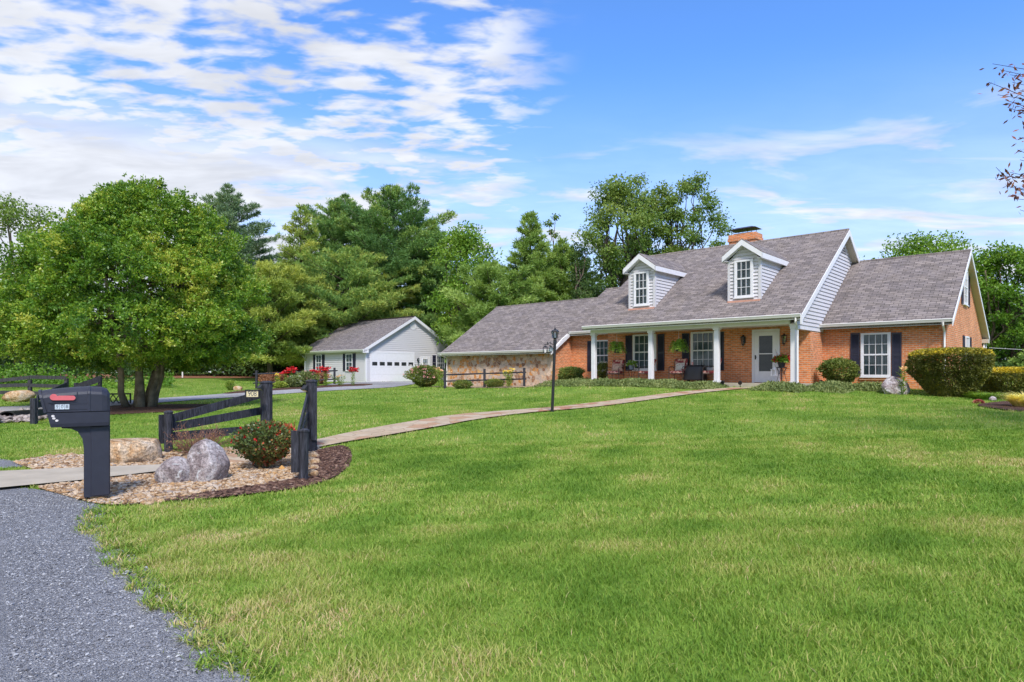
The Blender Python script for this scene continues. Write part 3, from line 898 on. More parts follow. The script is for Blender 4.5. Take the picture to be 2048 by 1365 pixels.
o = m.build('stone_wall', M['stone'], house)
tag(o, 'wall of tan and brown fieldstones')
# roofs -------------------------------------------------------------


def gable_roof(x0, x1, ye, ze, yr, zr, yb, zb, th=.14, dz=0.0):
    m = MB()
    m.slab([(x0, ye, ze + dz), (x1, ye, ze + dz), (x1, yr, zr + dz), (x0, yr, zr + dz)], th)
    m.slab([(x0, yr, zr + dz), (x1, yr, zr + dz), (x1, yb, zb + dz), (x0, yb, zb + dz)], th)
    m.tube([(x0, yr, zr + dz - .03), (x1, yr, zr + dz - .03)], .075, 6)
    return m.build('roof', M['roof'], house)


gable_roof(-9.05, .40, -.45, 3.5, 5.55, 7.484, 11.55, 3.5)
gable_roof(.10, 4.42, 2.6, 3.28, 7.1, 6.32, 13.1, 3.12)
gable_roof(-20.35, -12.02, 1.1, 2.56, 5.95, 5.635, 10.8, 2.56)
gable_roof(-12.62, -8.9, 2.6, 3.511, 6.85, 6.206, 11.0, 3.5, .14, .012)
# painted rake boards

def rake(x, ye, ze, yr, zr, wd=.20, th=.03, par=None):
    m = MB()
    m.add([(x, ye, ze - .02), (x, yr, zr - .02), (x, yr, zr - .02 - wd), (x, ye, ze - .02 - wd), (x + th, ye, ze - .02), (x + th, yr, zr - .02), (x + th, yr, zr - .02 - wd), (x + th, ye, ze - .02 - wd)],
          [(0, 1, 2, 3), (7, 6, 5, 4), (0, 4, 5, 1), (3, 2, 6, 7), (0, 3, 7, 4)])
    return m.build('rake_board', M['white'], par or house)


rake(.402, -.5, 3.48, 5.55, 7.47, .24); rake(.402, 11.5, 3.5, 5.55, 7.47, .24)
rake(4.422, 2.55, 3.26, 7.1, 6.31, .17); rake(4.422, 13.1, 3.12, 7.1, 6.31, .17)
rake(-12.018, 1.05, 2.53, 2.75, 3.60, .17)
rake(-20.382, 1.1, 2.56, 5.95, 5.63, .17); rake(-20.382, 10.8, 2.56, 5.95, 5.63, .17)
m = MB(); m.box(.402, .45, -.56, -.40, 3.16, 3.50)                  # cornice return
m.build('cornice_return', M['white'], house)
m = MB()                                                            # soffits
m.add([(.105, 5.55, 7.27), (.40, 5.55, 7.27), (.40, 11.5, 3.31), (.105, 11.5, 3.31)], [(0, 1, 2, 3)])
m.add([(4.205, 7.1, 6.12), (4.42, 7.1, 6.12), (4.42, 13.05, 2.96), (4.205, 13.05, 2.96)], [(0, 1, 2, 3)])
m.add([(4.205, 7.1, 6.12), (4.42, 7.1, 6.12), (4.42, 2.62, 3.12), (4.205, 2.62, 3.12)], [(3, 2, 1, 0)])
m.box(4.2, 4.44, 12.55, 13.12, 2.82, 3.0)
m.build('soffit', M['soffit'], house)
m = MB()                                                            # white lapped gable over the right wing
siding(m, [(-.42, 3.20), (11.0, 3.20), (11.0, 3.62), (5.55, 7.27), (-.28, 3.42)], lambda u, z, d: (RW + .012 + d, u, z), .145, .034)
m.box(RW, RW + .012, -.1, 3.0, 3.19, 3.4)
o = m.build('gable_siding', M['siding'], house)
v = MB()                                                            # triangular louvre at the peak
v.add([(RW + .045, 4.95, 6.52), (RW + .045, 6.15, 6.52), (RW + .045, 5.55, 7.10)], [(0, 1, 2)])
v.build('vent', M['dark'], o)
v = MB()
for k in range(5):
    z = 6.54 + k * .105; hw = (7.08 - z) / .56 * .55
    v.add([(RW + .05, 5.55 - hw, z), (RW + .05, 5.55 + hw, z), (RW + .085, 5.55 + hw, z + .045), (RW + .085, 5.55 - hw, z + .045)], [(0, 1, 2, 3)])
v.build('vent_slats', M['siding'], o)
m = MB(); m.box(-.10, .125, -.12, 3.0, 3.04, 3.22)
m.build('trim_board', M['white'], house)
m = MB(); m.box(LW + .3, RW, .12, 1.52, 3.26, 3.29); m.box(-8.97, .39, -.44, .11, 3.375, 3.40)
m.build('porch_ceiling', M['white'], house)
m = MB(); m.box(-8.82, -.102, -.11, .11, 3.21, 3.47)
m.build('porch_beam', M['white'], house)
m = MB(); m.box(-9.05, .2, -.25, 1.52, .55, FL)
m.build('porch_floor', M['concrete'], house)
for x in (-8.7, -5.8, -2.9, 0.0):
    m = MB()
    m.bev(x - .095, x + .095, -.095, .095, FL + .10, 3.12, .012)
    m.box(x - .12, x + .12, -.12, .12, FL, FL + .10); m.box(x - .125, x + .125, -.125, .125, 3.12, 3.21)
    m.build('column', M['white'], house)
gutter(house, -8.98, .40, -.45, 3.53)
gutter(house, .12, 4.44, 2.6, 3.33)
gutter(house, -20.4, -12.0, 1.1, 2.61)
gutter(house, -12.0, -8.95, 2.6, 3.55)
downspout(house, [(.22, -.50, 3.40), (.22, -.50, 3.27), (.18, -.16, 2.98), (.18, -.16, FL + .08), (.30, -.34, FL - .02)])
downspout(house, [(4.16, 2.50, 3.20), (4.16, 2.52, 3.10), (4.14, 2.95, 2.9), (4.14, 2.95, .8)])
downspout(house, [(-20.15, 1.0, 2.5), (-20.05, 1.42, 2.3), (-20.05, 1.42, .7)])
downspout(house, [(4.27, 12.8, 2.9), (4.27, 12.55, 2.6), (4.27, 12.55, .8)])
downspout(house, [(4.3, 13.2, 2.95), (4.3, 13.0, 2.6), (4.3, 13.0, .8)])
m = MB(); m.tube([(-12.06, 2.48, 3.42), (-12.05, 2.0, 3.15), (-12.05, 1.4, 2.72)], .04, 6); m.build('downspout', M['cream'], house)
# windows and doors ---------------------------------------------------
for x, y, w, h, z in [(-7.0, 1.53, 1.20, 1.60, 1.58), (-4.2, 1.53, 1.10, 1.58, 1.60), (1.97, 3.0, 1.00, 1.64, 1.31), (-10.15, 3.0, 1.1, 1.55, 1.54)]:
    window(house, (x, y, z), 0, w, h, 4, 2)
for x, y, w, h, z in [(-7.82, 1.53, .34, 1.62, 1.54), (-6.18, 1.53, .34, 1.62, 1.54), (-4.99, 1.53, .34, 1.6, 1.54), (-3.46, 1.53, .34, 1.6, 1.54), (1.27, 3.0, .32, 1.63, 1.34), (2.66, 3.0, .32, 1.63, 1.30), (-10.98, 3.0, .38, 1.54, 1.53)]:
    shutter(house, (x, y, z), 0, w, h)
for x, y, w, z in [(-7.0, 1.53, 1.3, 1.49), (-4.2, 1.53, 1.2, 1.51), (1.97, 3.0, 1.1, 1.2), (-10.15, 3.0, 1.2, 1.44)]:
    m = MB(); m.box(x - w / 2, x + w / 2, y - .05, y + .0, z - .02, z + .075); m.build('brick_sill', M['brick'], house)
window(house, (4.2, 7.3, 4.18), R(90), 1.0, 1.40, 3, 2)
window(house, (4.2, 7.75, 1.95), R(90), .95, .98, 3, 1)
for y, z, h in [(6.52, 4.15, 1.42), (8.28, 4.15, 1.3), (6.9, 1.93, 1.0), (8.75, 1.93, 1.0)]:
    shutter(house, (4.2, y, z), R(90), .40, h)
# storm door
m = MB()
dw, dh = .90, 2.02
m.box(-.54, -.46, -.05, .02, 0, 2.12); m.box(.46, .54, -.05, .02, 0, 2.12); m.box(-.46, .46, -.05, .02, 2.03, 2.12)
door_frame = m.build('door_frame', M['white'], house, (-1.57, 1.53, FL))
m = MB()
m.bev(-.455, -.265, -.045, -.01, .02, 2.02, .006); m.bev(.265, .455, -.045, -.01, .02, 2.02, .006)
m.box(-.265, .265, -.043, -.01, 1.86, 2.02); m.box(-.265, .265, -.043, -.01, .02, .46); m.box(-.265, .265, -.042, -.012, 1.13, 1.17)
for z0, z1 in ((.12, .36),):
    m.box(-.24, .24, -.050, -.043, z0, z0 + .02); m.box(-.24, .24, -.050, -.043, z1, z1 + .02); m.box(-.24, -.22, -.050, -.043, z0 + .02, z1); m.box(.22, .24, -.050, -.043, z0 + .02, z1)
door = m.build('door', M['white'], house, (-1.57, 1.53, FL))
g = MB(); g.poly([(-.264, -.028, .461), (.264, -.028, .461), (.264, -.028, 1.859), (-.264, -.028, 1.859)]); g.build('pane', M['glass'], door)
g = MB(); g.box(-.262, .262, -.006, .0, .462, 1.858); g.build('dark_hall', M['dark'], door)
g = MB(); g.tube([(-.40, -.05, 1.02), (-.40, -.10, 1.02), (-.33, -.10, 1.02)], .014, 6); g.box(-.425, -.375, -.055, -.045, .93, 1.10); g.build('handle', M['black_metal'], door)
wall_lamp(house, (-2.43, 1.53, 2.78), 0, 1.1)
wall_lamp(house, (-.83, 1.53, 2.78), 0, 1.1)
# dormers ----------------------------------------------------------
for cx_ in (-2.11, -6.665):
    yf, hw = .74, .61
    zb, ze, zp = mroof(yf) - .02, 5.86, 6.46
    m = MB()
    siding(m, [(-hw, zb), (hw, zb), (hw, ze + .02), (0, zp), (-hw, ze + .02)], lambda u, z, d: (cx_ + u, yf - d, z), .135, .045)
    for s_ in (-1, 1):
        yend = (ze + .1 - 3.5) / SL - .45
        siding(m, [(yf, zb), (yend, ze + .1), (yf, ze + .1)], lambda u, z, d: (cx_ + s_ * (hw + d), u, z), .135, .032)
        m.box(cx_ + s_ * hw - .05, cx_ + s_ * hw + .05, yf - .055, yf + .06, zb, ze + .02)
    d_ = m.build('dormer', M['siding'], house)
    m = MB()
    yb = (6.62 - 3.5) / SL - .45 + .25
    for s_ in (-1, 1):
        m.slab([(cx_, yf - .28, 6.66), (cx_ + s_ * .80, yf - .28, 6.06), (cx_ + s_ * .80, yb, 6.06), (cx_, yb, 6.66)], .06)
    m.build('dormer_roof', M['roof'], d_)
    m = MB()
    yse = (6.0 - 3.5) / SL - .45 + .1
    for s_ in (-1, 1):
        m.add([(cx_, yf - .29, 6.62), (cx_ + s_ * .81, yf - .29, 6.02), (cx_ + s_ * .81, yf - .29, 5.82), (cx_, yf - .29, 6.40), (cx_, yf - .25, 6.62), (cx_ + s_ * .81, yf - .25, 6.02), (cx_ + s_ * .81, yf - .25, 5.82), (cx_, yf - .25, 6.40)], [(0, 1, 2, 3), (4, 7, 6, 5), (3, 2, 6, 7)])
        xa, xb = sorted((cx_ + s_ * .785, cx_ + s_ * .812))
        m.box(xa, xb, yf - .29, yse, 5.82, 6.02)
        xa, xb = sorted((cx_ + s_ * .60, cx_ + s_ * .785))
        m.box(xa, xb, yf - .25, yse, 5.835, 5.85)
        m.add([(cx_, yf - .25, 6.42), (cx_ + s_ * .79, yf - .25, 5.85), (cx_ + s_ * .79, yf + .01, 5.85), (cx_, yf + .01, 6.42)], [(0, 1, 2, 3)])
    m.build('fascia', M['white'], d_)
    m = MB(); m.box(cx_ - hw - .03, cx_ + hw + .03, yf - .12, yf + .01, zb - .075, zb + .012); m.build('flashing', M['copper'], d_)
    w_ = window(d_, (cx_, yf - .048, 4.40), 0, .74, 1.46, 3, 2, trim=.075)
# chimney ------------------------------------------------------------
m = MB()
m.box(-5.0, -3.72, 5.95, 6.75, 6.2, 7.72); m.box(-5.05, -3.67, 5.90, 6.80, 7.72, 7.86); m.box(-5.02, -3.70, 5.93, 6.77, 7.86, 8.05)
ch = m.build('chimney', M['brick'], house)
m = MB()
m.add([(-5.02, 5.93, 8.29), (-3.70, 5.93, 8.29), (-3.70, 6.77, 8.29), (-5.02, 6.77, 8.29), (-4.72, 6.2, 8.40), (-4.0, 6.2, 8.40), (-4.0, 6.5, 8.40), (-4.72, 6.5, 8.40)], [(3, 2, 1, 0), (0, 1, 5, 4), (1, 2, 6, 5), (2, 3, 7, 6), (3, 0, 4, 7), (4, 5, 6, 7)])
m.box(-4.8, -3.92, 6.05, 6.65, 8.051, 8.10)
for x in (-4.8, -4.36, -3.94):
    for y in (6.06, 6.64): m.tube([(x, y, 8.05), (x, y, 8.29)], .012, 4)
m.build('chimney_cap', M['bronze'], ch)

# ================================================================== GARAGE
gar = thing('grey_garage', 'detached pale grey sided garage with white overhead door and dark roof', 'garage', (-12.17, 54.0, 0), HROT)
GZ = .68
m = MB()
siding(m, [(-9.46, GZ), (0, GZ), (0, 3.4), (-9.46, 3.4)], lambda u, z, d: (u, -d, z), .17, .036)
siding(m, [(0, GZ), (10.0, GZ), (10.0, 3.42), (5.0, 6.30), (0, 3.42)], lambda u, z, d: (d, u, z), .17, .036)
m.add([(-9.46, 0, .2), (-9.46, 10, .2), (-9.46, 10, 3.4), (-9.46, 5, 6.3), (-9.46, 0, 3.4)], [range(5)])
m.add([(-9.46, 10, .2), (0, 10, .2), (0, 10, 3.4), (-9.46, 10, 3.4)], [range(4)])
m.build('wall', M['siding'], gar)
m = MB()
m.box(-9.46, .01, -.03, -.0, .2, GZ); m.box(0, .03, -.03, 10, .2, GZ)
m.build('foundation', M['concrete'], gar)
m = MB()
m.box(-.10, .045, -.045, .10, GZ, 3.4); m.build('corner_board', M['white'], gar)
m = MB(); m.box(-9.48, -9.36, -.045, .04, GZ, 3.4)
m.build('corner_board', M['white'], gar)
m = MB()
m.slab([(-9.95, -.42, 3.40), (.32, -.42, 3.40), (.32, 5.0, 6.46), (-9.95, 5.0, 6.46)], .12)
m.slab([(-9.95, 5.0, 6.46), (.32, 5.0, 6.46), (.32, 10.42, 3.40), (-9.95, 10.42, 3.40)], .12)
m.build('roof', M['roof_garage'], gar)
m = MB(); m.box(-9.9, .25, 4.86, 5.14, 6.44, 6.50); m.build('ridge_vent', M['bronze'], gar)
m = MB()
rake(.322, -.45, 3.40, 5.0, 6.46, .26, par=gar); rake(.322, 10.45, 3.40, 5.0, 6.46, .26, par=gar)
m.add([(.05, 5, 6.22), (.322, 5, 6.22), (.322, 10.4, 3.17), (.05, 10.4, 3.17)], [range(4)])
m.add([(.05, 5, 6.22), (.322, 5, 6.22), (.322, -.4, 3.17), (.05, -.4, 3.17)], [range(4)])
m.box(.30, .352, -.50, .05, 3.10, 3.36); m.box(0, .31, -.40, -.0, 3.12, 3.16); m.box(-9.9, 0, -.40, -.02, 3.19, 3.22)
m.build('eave_box', M['white'], gar)
gutter(gar, -9.97, .33, -.42, 3.40)
downspout(gar, [(-9.75, -.45, 3.28), (-9.6, -.30, 3.05), (-9.50, -.06, 2.85), (-9.50, -.06, .8)])
for x in (-7.1, -2.33): window(gar, (x, -.036, GZ + .95), 0, 1.0, 1.45, 2, 2, trim=.06)
for x in (-7.83, -6.37, -3.06, -1.6): shutter(gar, (x, -.036, GZ + .93), 0, .40, 1.49)
m = MB()
m.box(.0, .05, .42, .56, GZ, 3.24); m.box(.0, .05, 5.02, 5.16, GZ, 3.24); m.box(.0, .05, .56, 5.02, 3.12, 3.24)
m.build('door_frame', M['white'], gar)
m = MB()
for k in range(4):
    z0 = GZ + .02 + k * .605
    m.bev(.008, .04, .56, 5.02, z0, z0 + .598, .006)
gd = m.build('garage_door', M['white'], gar)
for k in range(6):
    y = .86 + k * .775
    g = MB(); g.box(.041, .045, y - .25, y + .27, 2.06, 2.37); g.build('pane', M['dark'], gd)
g = MB(); g.box(.046, .048, 4.58, 4.86, 2.07, 2.17); g.build('sticker', M['sticker'], gd)
m = MB()
m.box(.0, .05, 5.85, 5.95, GZ, 2.92); m.box(.0, .05, 6.87, 6.97, GZ, 2.92); m.box(.0, .05, 5.95, 6.87, 2.80, 2.92); m.bev(.008, .042, 5.95, 6.87, GZ + .02, 2.80, .006)
ed = m.build('side_door', M['white'], gar)
window(gar, (.02, 6.41, 1.75), R(90), .70, .98, 3, 1, trim=.05, sill=False)
window(gar, (.02, 8.25, GZ + .95), R(90), 1.02, 1.42, 4, 2, trim=.06)
shutter(gar, (.024, 7.48, GZ + .93), R(90), .40, 1.46)
shutter(gar, (.024, 9.02, GZ + .93), R(90), .40, 1.46)
wall_lamp(gar, (.025, 5.50, 2.60), R(90), 1.1)
m = MB()
m.prism([(5 + .36 * math.cos(a), 5.62 + .36 * math.sin(a)) for a in np.linspace(0, 2 * math.pi, 24, endpoint=False)], .02, .06)
o = m.build('gable_vent', M['white'], gar)
m = MB()
for k in range(5): m.box(.061, .075, 5 - .22, 5 + .22, 5.45 + k * .07, 5.485 + k * .07)
m.build('vent_slats', M['cream'], o)
m = MB(); m.box(.03, 1.1, .2, 5.4, .45, GZ - .0); m.build('door_apron', M['concrete'], gar)

# ================================================================== PLANTS
def unit(v):
    return v / np.maximum(np.linalg.norm(v, axis=-1, keepdims=True), 1e-9)


def rand_dirs(r, n):
    return unit(r.randn(n, 3))


def leaf_quads(P, D, L, Wd, r, fold=0.0):
    """rhombic leaves at points P along directions D"""
    n = len(P)
    S = unit(np.cross(D, rand_dirs(r, n)))
    L = np.broadcast_to(L, (n,))[:, None]; Wd = np.broadcast_to(Wd, (n,))[:, None]
    mid_ = P + D * L * .5
    return np.stack([P, mid_ + S * Wd, P + D * L, mid_ - S * Wd], 1)


def leaf_obj(name, Q, tint, mat, parent=None):
    n = len(Q)
    return np_mesh(name, Q.reshape(-1, 3), np.arange(n * 4).reshape(-1, 4), mat, tint, parent)


def noise3(P, k, seed, n=10):
    r = np.random.RandomState(seed)
    s = np.zeros(len(P))
    for i in range(n):
        d = unit(r.randn(3)) * k * r.uniform(.5, 1.8)
        s += np.sin(P @ d + r.uniform(0, 6.28))
    return s / n ** .5


L_HOLLY = leaf_mat('holly_leaf', [(0, (0.022, 0.066, 0.010)), (.4, (0.060, 0.145, 0.016)), (.72, (0.130, 0.235, 0.026)), (1, (0.25, 0.30, 0.055))], 0.40, 0.32, 0.4, (1.95, 1.65, 1.4))
L_PINE = leaf_mat('pine_needles', [(0, (0.030, 0.068, 0.026)), (.5, (0.072, 0.140, 0.045)), (.8, (0.135, 0.205, 0.055)), (1, (0.225, 0.25, 0.065))], 0.6, 0.28, 0.2, (2.0, 1.95, 1.7))
L_BLUE = leaf_mat('blue_pine_needles', [(0, (0.045, 0.085, 0.050)), (.5, (0.090, 0.150, 0.085)), (1, (0.16, 0.22, 0.12))], 0.6, 0.28, 0.2, (1.75, 1.65, 1.5))
L_YPINE = leaf_mat('yellowing_pine_needles', [(0, (0.060, 0.100, 0.028)), (.5, (0.150, 0.190, 0.050)), (1, (0.30, 0.29, 0.080))], 0.6, 0.33, 0.2, (1.75, 1.9, 1.5))
L_BROAD = leaf_mat('broad_leaf', [(0, (0.035, 0.095, 0.012)), (.5, (0.085, 0.190, 0.022)), (1, (0.185, 0.29, 0.045))], 0.5, 0.3, 0.3)
L_OLIVE = leaf_mat('olive_leaf', [(0, (0.045, 0.090, 0.020)), (.5, (0.105, 0.165, 0.040)), (1, (0.20, 0.235, 0.070))], 0.5, 0.35, 0.3, (1.6, 1.6, 1.3))
L_LIGHT = leaf_mat('light_needles', [(0, (0.070, 0.135, 0.030)), (.5, (0.145, 0.225, 0.058)), (1, (0.25, 0.33, 0.10))], 0.55, 0.35, 0.2, (1.5, 1.5, 1.3))
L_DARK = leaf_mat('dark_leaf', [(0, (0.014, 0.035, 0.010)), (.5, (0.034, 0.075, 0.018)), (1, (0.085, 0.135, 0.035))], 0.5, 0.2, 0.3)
L_PURPLE = leaf_mat('purple_leaf', [(0, (0.055, 0.022, 0.022)), (.6, (0.12, 0.045, 0.040)), (1, (0.20, 0.10, 0.06))], 0.5, 0.2, 0.3)
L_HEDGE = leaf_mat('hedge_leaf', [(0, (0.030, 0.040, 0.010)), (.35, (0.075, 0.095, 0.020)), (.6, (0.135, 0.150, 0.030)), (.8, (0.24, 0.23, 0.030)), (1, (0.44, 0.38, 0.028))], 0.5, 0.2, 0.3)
L_SHRUB = leaf_mat('shrub_leaf', [(0, (0.030, 0.060, 0.014)), (.5, (0.090, 0.140, 0.030)), (.85, (0.175, 0.19, 0.050)), (1, (0.28, 0.13, 0.045))], 0.5, 0.2, 0.3)
L_ROSE = leaf_mat('rose_leaf', [(0, (0.018, 0.040, 0.014)), (.45, (0.050, 0.085, 0.024)), (.72, (0.10, 0.115, 0.035)), (.86, (0.24, 0.065, 0.030)), (1, (0.36, 0.055, 0.035))], 0.42, 0.15, 0.4)
L_COVER = leaf_mat('juniper_leaf', [(0, (0.050, 0.085, 0.030)), (.5, (0.115, 0.165, 0.062)), (1, (0.21, 0.26, 0.115))], 0.6, 0.2, 0.2)
L_LILY = leaf_mat('lily_leaf', [(0, (0.060, 0.13, 0.02)), (.6, (0.13, 0.22, 0.035)), (1, (0.25, 0.31, 0.06))], 0.5, 0.25, 0.3)
L_PALEG = leaf_mat('pale_grass_leaf', [(0, (0.30, 0.36, 0.10)), (.6, (0.50, 0.52, 0.20)), (1, (0.66, 0.63, 0.34))], 0.55, 0.3, 0.3)
L_FERN = leaf_mat('fern_leaf', [(0, (0.050, 0.13, 0.018)), (.6, (0.12, 0.235, 0.03)), (1, (0.24, 0.35, 0.06))], 0.5, 0.3, 0.3)
L_TWIG = leaf_mat('bare_twig_bud', [(0, (0.12, 0.06, 0.04)), (.6, (0.24, 0.13, 0.08)), (1, (0.20, 0.17, 0.06))], 0.8, 0.1, 0.2)
F_RED = plain('red_petal', (0.62, 0.012, 0.018), 0.5, 0.25, 30)
F_DRED = plain('geranium_petal', (0.42, 0.010, 0.012), 0.5, 0.25, 30)
F_MAG = plain('magenta_petal', (0.62, 0.015, 0.10), 0.5, 0.2, 30)
F_PINK = plain('pink_petal', (0.70, 0.33, 0.30), 0.5, 0.25, 30)
F_YEL = plain('yellow_petal', (0.80, 0.55, 0.06), 0.5, 0.2, 30)
F_PEACH = plain('peach_petal', (0.78, 0.48, 0.22), 0.5, 0.2, 30)
F_WHITE = plain('white_petal', (0.78, 0.78, 0.70), 0.5, 0.1, 30)


def limbs(parent, segs, mat, name='trunk', n=7):
    mb = MB()
    for pts, rad in segs:
        mb.tube(pts, rad, n)
    return mb.build(name, mat, parent, smooth=True)


def crook(r, a, b, k=5, amp=.08):
    a, b = np.array(a, float), np.array(b, float)
    ln = np.linalg.norm(b - a)
    return [tuple(a + (b - a) * t + r.randn(3) * amp * ln * math.sin(math.pi * t) * np.array([1, 1, .4])) for t in np.linspace(0, 1, k)]


def place(px, Y):
    x = (px - CX) * Y / FOC
    return x, Y, tz(x, Y)


# --- the holly with its skirts nearly to the ground ---------------------
def holly():
    r = np.random.RandomState(11)
    x, y, z = place(276, 25.0)
    t = thing('holly_tree', 'big rounded glossy green holly tree with a cluster of bare stems in a mulch ring', 'tree', (x, y, z))
    prof = np.array([(1.45, 1.2), (1.8, 3.5), (2.4, 4.35), (3.3, 4.55), (4.4, 4.35), (5.5, 3.75), (6.6, 3.05), (7.5, 2.2), (8.1, 1.45), (8.55, .35)])
    segs = []
    for k, (bx, by, tx, ty, rr) in enumerate((bx_ * .82, by_, tx_ * .95, ty_, rr_) for bx_, by_, tx_, ty_, rr_ in [(-.42, -.1, -1.0, -.3, .17), (-.05, .1, -.5, .9, .22), (.28, -.25, .25, -.6, .20), (.55, .2, 1.1, .6, .17), (.68, -.1, 1.5, -.5, .16), (.05, .5, .2, 2.0, .15)]):
        p1 = (bx + (tx - bx) * .45, by + (ty - by) * .45, 1.9)
        p2 = (tx, ty, 4.0)
        segs.append((crook(r, (bx, by, -.1), p1, 4, .03) + [p2, (tx * 1.2, ty * 1.2, 6.5 - .3 * k)], [rr * .92, rr * .70, rr * .64, rr * .60, rr * .40, .04]))
        for j in range(9):
            a = r.uniform(0, 6.28); zz_ = r.uniform(1.9, 5.8); f = (zz_ - 1.9) / 2.1
            st = (p1[0] + (p2[0] - p1[0]) * min(f, 1), p1[1] + (p2[1] - p1[1]) * min(f, 1), zz_)
            R_ = np.interp(zz_, prof[:, 0], prof[:, 1]) * .85
            segs.append((crook(r, st, (R_ * math.cos(a), R_ * math.sin(a), zz_ + r.uniform(-.6, 1.0)), 6, .07), [rr * .4, rr * .32, rr * .24, rr * .17, .022, .010]))
    limbs(t, segs, M['bark_pale'])
    # sprays of twigs: each spray is a small fan of tips, each tip carries a rosette of leaves
    ns = 2500
    zz = r.uniform(1.45, 8.6, ns * 3)
    keep = r.uniform(0, 5.4, ns * 3) < np.interp(zz, prof[:, 0], prof[:, 1]) + .3
    zz = zz[keep][:ns]; ns = len(zz)
    a = r.uniform(0, 2 * np.pi, ns)
    dirs = np.stack([np.cos(a), np.sin(a), (zz - 4) / 4], 1)
    lump = noise3(dirs * np.array([1, 1, 1.6]), 3.2, 5) * .15 + noise3(dirs * np.array([1, 1, 1.5]), 7.5, 6) * .12
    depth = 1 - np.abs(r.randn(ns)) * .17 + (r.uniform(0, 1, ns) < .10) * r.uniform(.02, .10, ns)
    rad = np.interp(zz, prof[:, 0], prof[:, 1]) * (1 + lump) * np.clip(depth, .35, 1.10)
    rad = np.where(zz < 1.9, rad * np.sqrt(r.uniform(.15, 1, ns)), rad)
    C = np.stack([rad * np.cos(a), rad * np.sin(a), zz + .35 * lump], 1)
    co = unit(np.stack([np.cos(a), np.sin(a), (zz - 3.6) * .28], 1) + r.randn(ns, 3) * .35)
    per = 11
    pos = r.uniform(-.42, .22, (ns, per, 1))
    P = (C[:, None, :] + co[:, None, :] * pos + r.randn(ns, per, 3) * np.array([.14, .14, .085]) * (1 - pos * .8)).reshape(-1, 3)
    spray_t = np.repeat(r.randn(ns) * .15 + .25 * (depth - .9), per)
    ok = ~((np.hypot(P[:, 0] - .2, P[:, 1]) < 1.35) & (P[:, 2] < 1.95)) & (P[:, 2] > 1.1)
    P, spray_t = P[ok], spray_t[ok]
    n = len(P)
    out = unit(P * np.array([1, 1, 0]) + np.stack([0 * P[:, 0], 0 * P[:, 0], (P[:, 2] - 3.2) * .9], 1) + r.randn(n, 3) * .45)
    k = 11
    PP = np.repeat(P, k, 0) + r.randn(n * k, 3) * .045
    D = unit(np.repeat(out, k, 0) * .55 + rand_dirs(r, n * k) * .9 + np.array([0, 0, .15]))
    Q = leaf_quads(PP, D, r.uniform(.075, .145, n * k), r.uniform(.020, .034, n * k), r)
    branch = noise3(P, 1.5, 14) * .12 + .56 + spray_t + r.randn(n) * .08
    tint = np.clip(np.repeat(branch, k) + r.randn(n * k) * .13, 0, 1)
    leaf_obj('crown', Q, tint, L_HOLLY, t)
    return t


holly()


# --- pines ---------------------------------------------------------------
def pine(label, px, top, hw, Y, mat, seed, bare=0.12, dens=1.0, shape='round', group='pines behind the garage', ymix=.5, tuft=.42, spread=1.0, base=None):
    r = np.random.RandomState(seed)
    x, y, z = place(px, Y)
    H = CAMH + (HOR - top) * Y / FOC - z
    Rm = hw * Y / FOC
    t = thing('pine_tree', label, 'tree', (x, y, z), 0, group)
    segs = [(crook(r, (0, 0, -.2), (r.randn() * .15, r.randn() * .15, H * .97), 8, .008), list(np.linspace(.30, .04, 8)))]
    P, D, T = [], [], []
    zc = H * bare
    while zc < H * .99:
        u = (zc / H - bare) / (1 - bare)
        if shape == 'round': pr = (math.sin(math.pi * min(1, .22 + .78 * u)) ** .6) * (1.0 if u < .6 else max(.12, 1 - ((u - .6) / .4) ** 2.2 * .85))
        elif shape == 'cone': pr = max(.06, (1 - u) ** .8)
        else: pr = (1 - u) ** .5 * (.75 + .25 * math.sin(u * 9))
        nb = r.randint(4, 7)
        a0 = r.uniform(0, 6.28)
        for k in range(nb):
            a = a0 + k * 6.283 / nb + r.randn() * .25
            L = Rm * pr * r.uniform(.66, 1.25)
            if L < .25: L = .3
            rise = r.uniform(.02, .22) + .55 * u ** 1.5
            end = np.array([math.cos(a) * L, math.sin(a) * L, L * rise])
            st = np.array([0, 0, zc])
            if L > .7: segs.append(([tuple(st), tuple(st + end * .5 + np.array([0, 0, -.04 * L])), tuple(st + end)], [.05 + .012 * L, .035, .012]))
            nt = int(max(6, L * L * 1.7 + L * 14) * dens)
            s = r.uniform(.22, 1.04, nt) ** .8
            side = np.array([-math.sin(a), math.cos(a), 0])
            latw = (r.uniform(-1, 1, nt) * .30 * L * (1.1 - s * .55))[:, None]
            p = st + end * s[:, None] + side * latw + np.stack([0 * s, 0 * s, r.uniform(-.02, .16, nt) * (1 + .1 * L)], 1)
            bt = ymix + r.randn() * .16 + u * .05
            for j in range(9):
                d = unit(end * .5 / L + side * np.sign(latw) * .35 + np.array([0, 0, .38]) + r.randn(nt, 3) * .62)
                P.append(p + r.randn(nt, 3) * .06); D.append(d); T.append(np.full(nt, bt) + r.randn(nt) * .11 + (s - .65) * .35 + (.12 if j < 2 else 0))
        zc += r.uniform(.40, .72) * (H / 14) ** .5
    P, D, T = np.concatenate(P), np.concatenate(D), np.concatenate(T)
    Q = leaf_quads(P, D, tuft * r.uniform(.7, 1.25, len(P)), .034 * r.uniform(.7, 1.4, len(P)) * (tuft / .42), r)
    limbs(t, segs, M['bark'], n=6)
    leaf_obj('crown', Q, np.clip(T, 0, 1), mat, t)
    return t


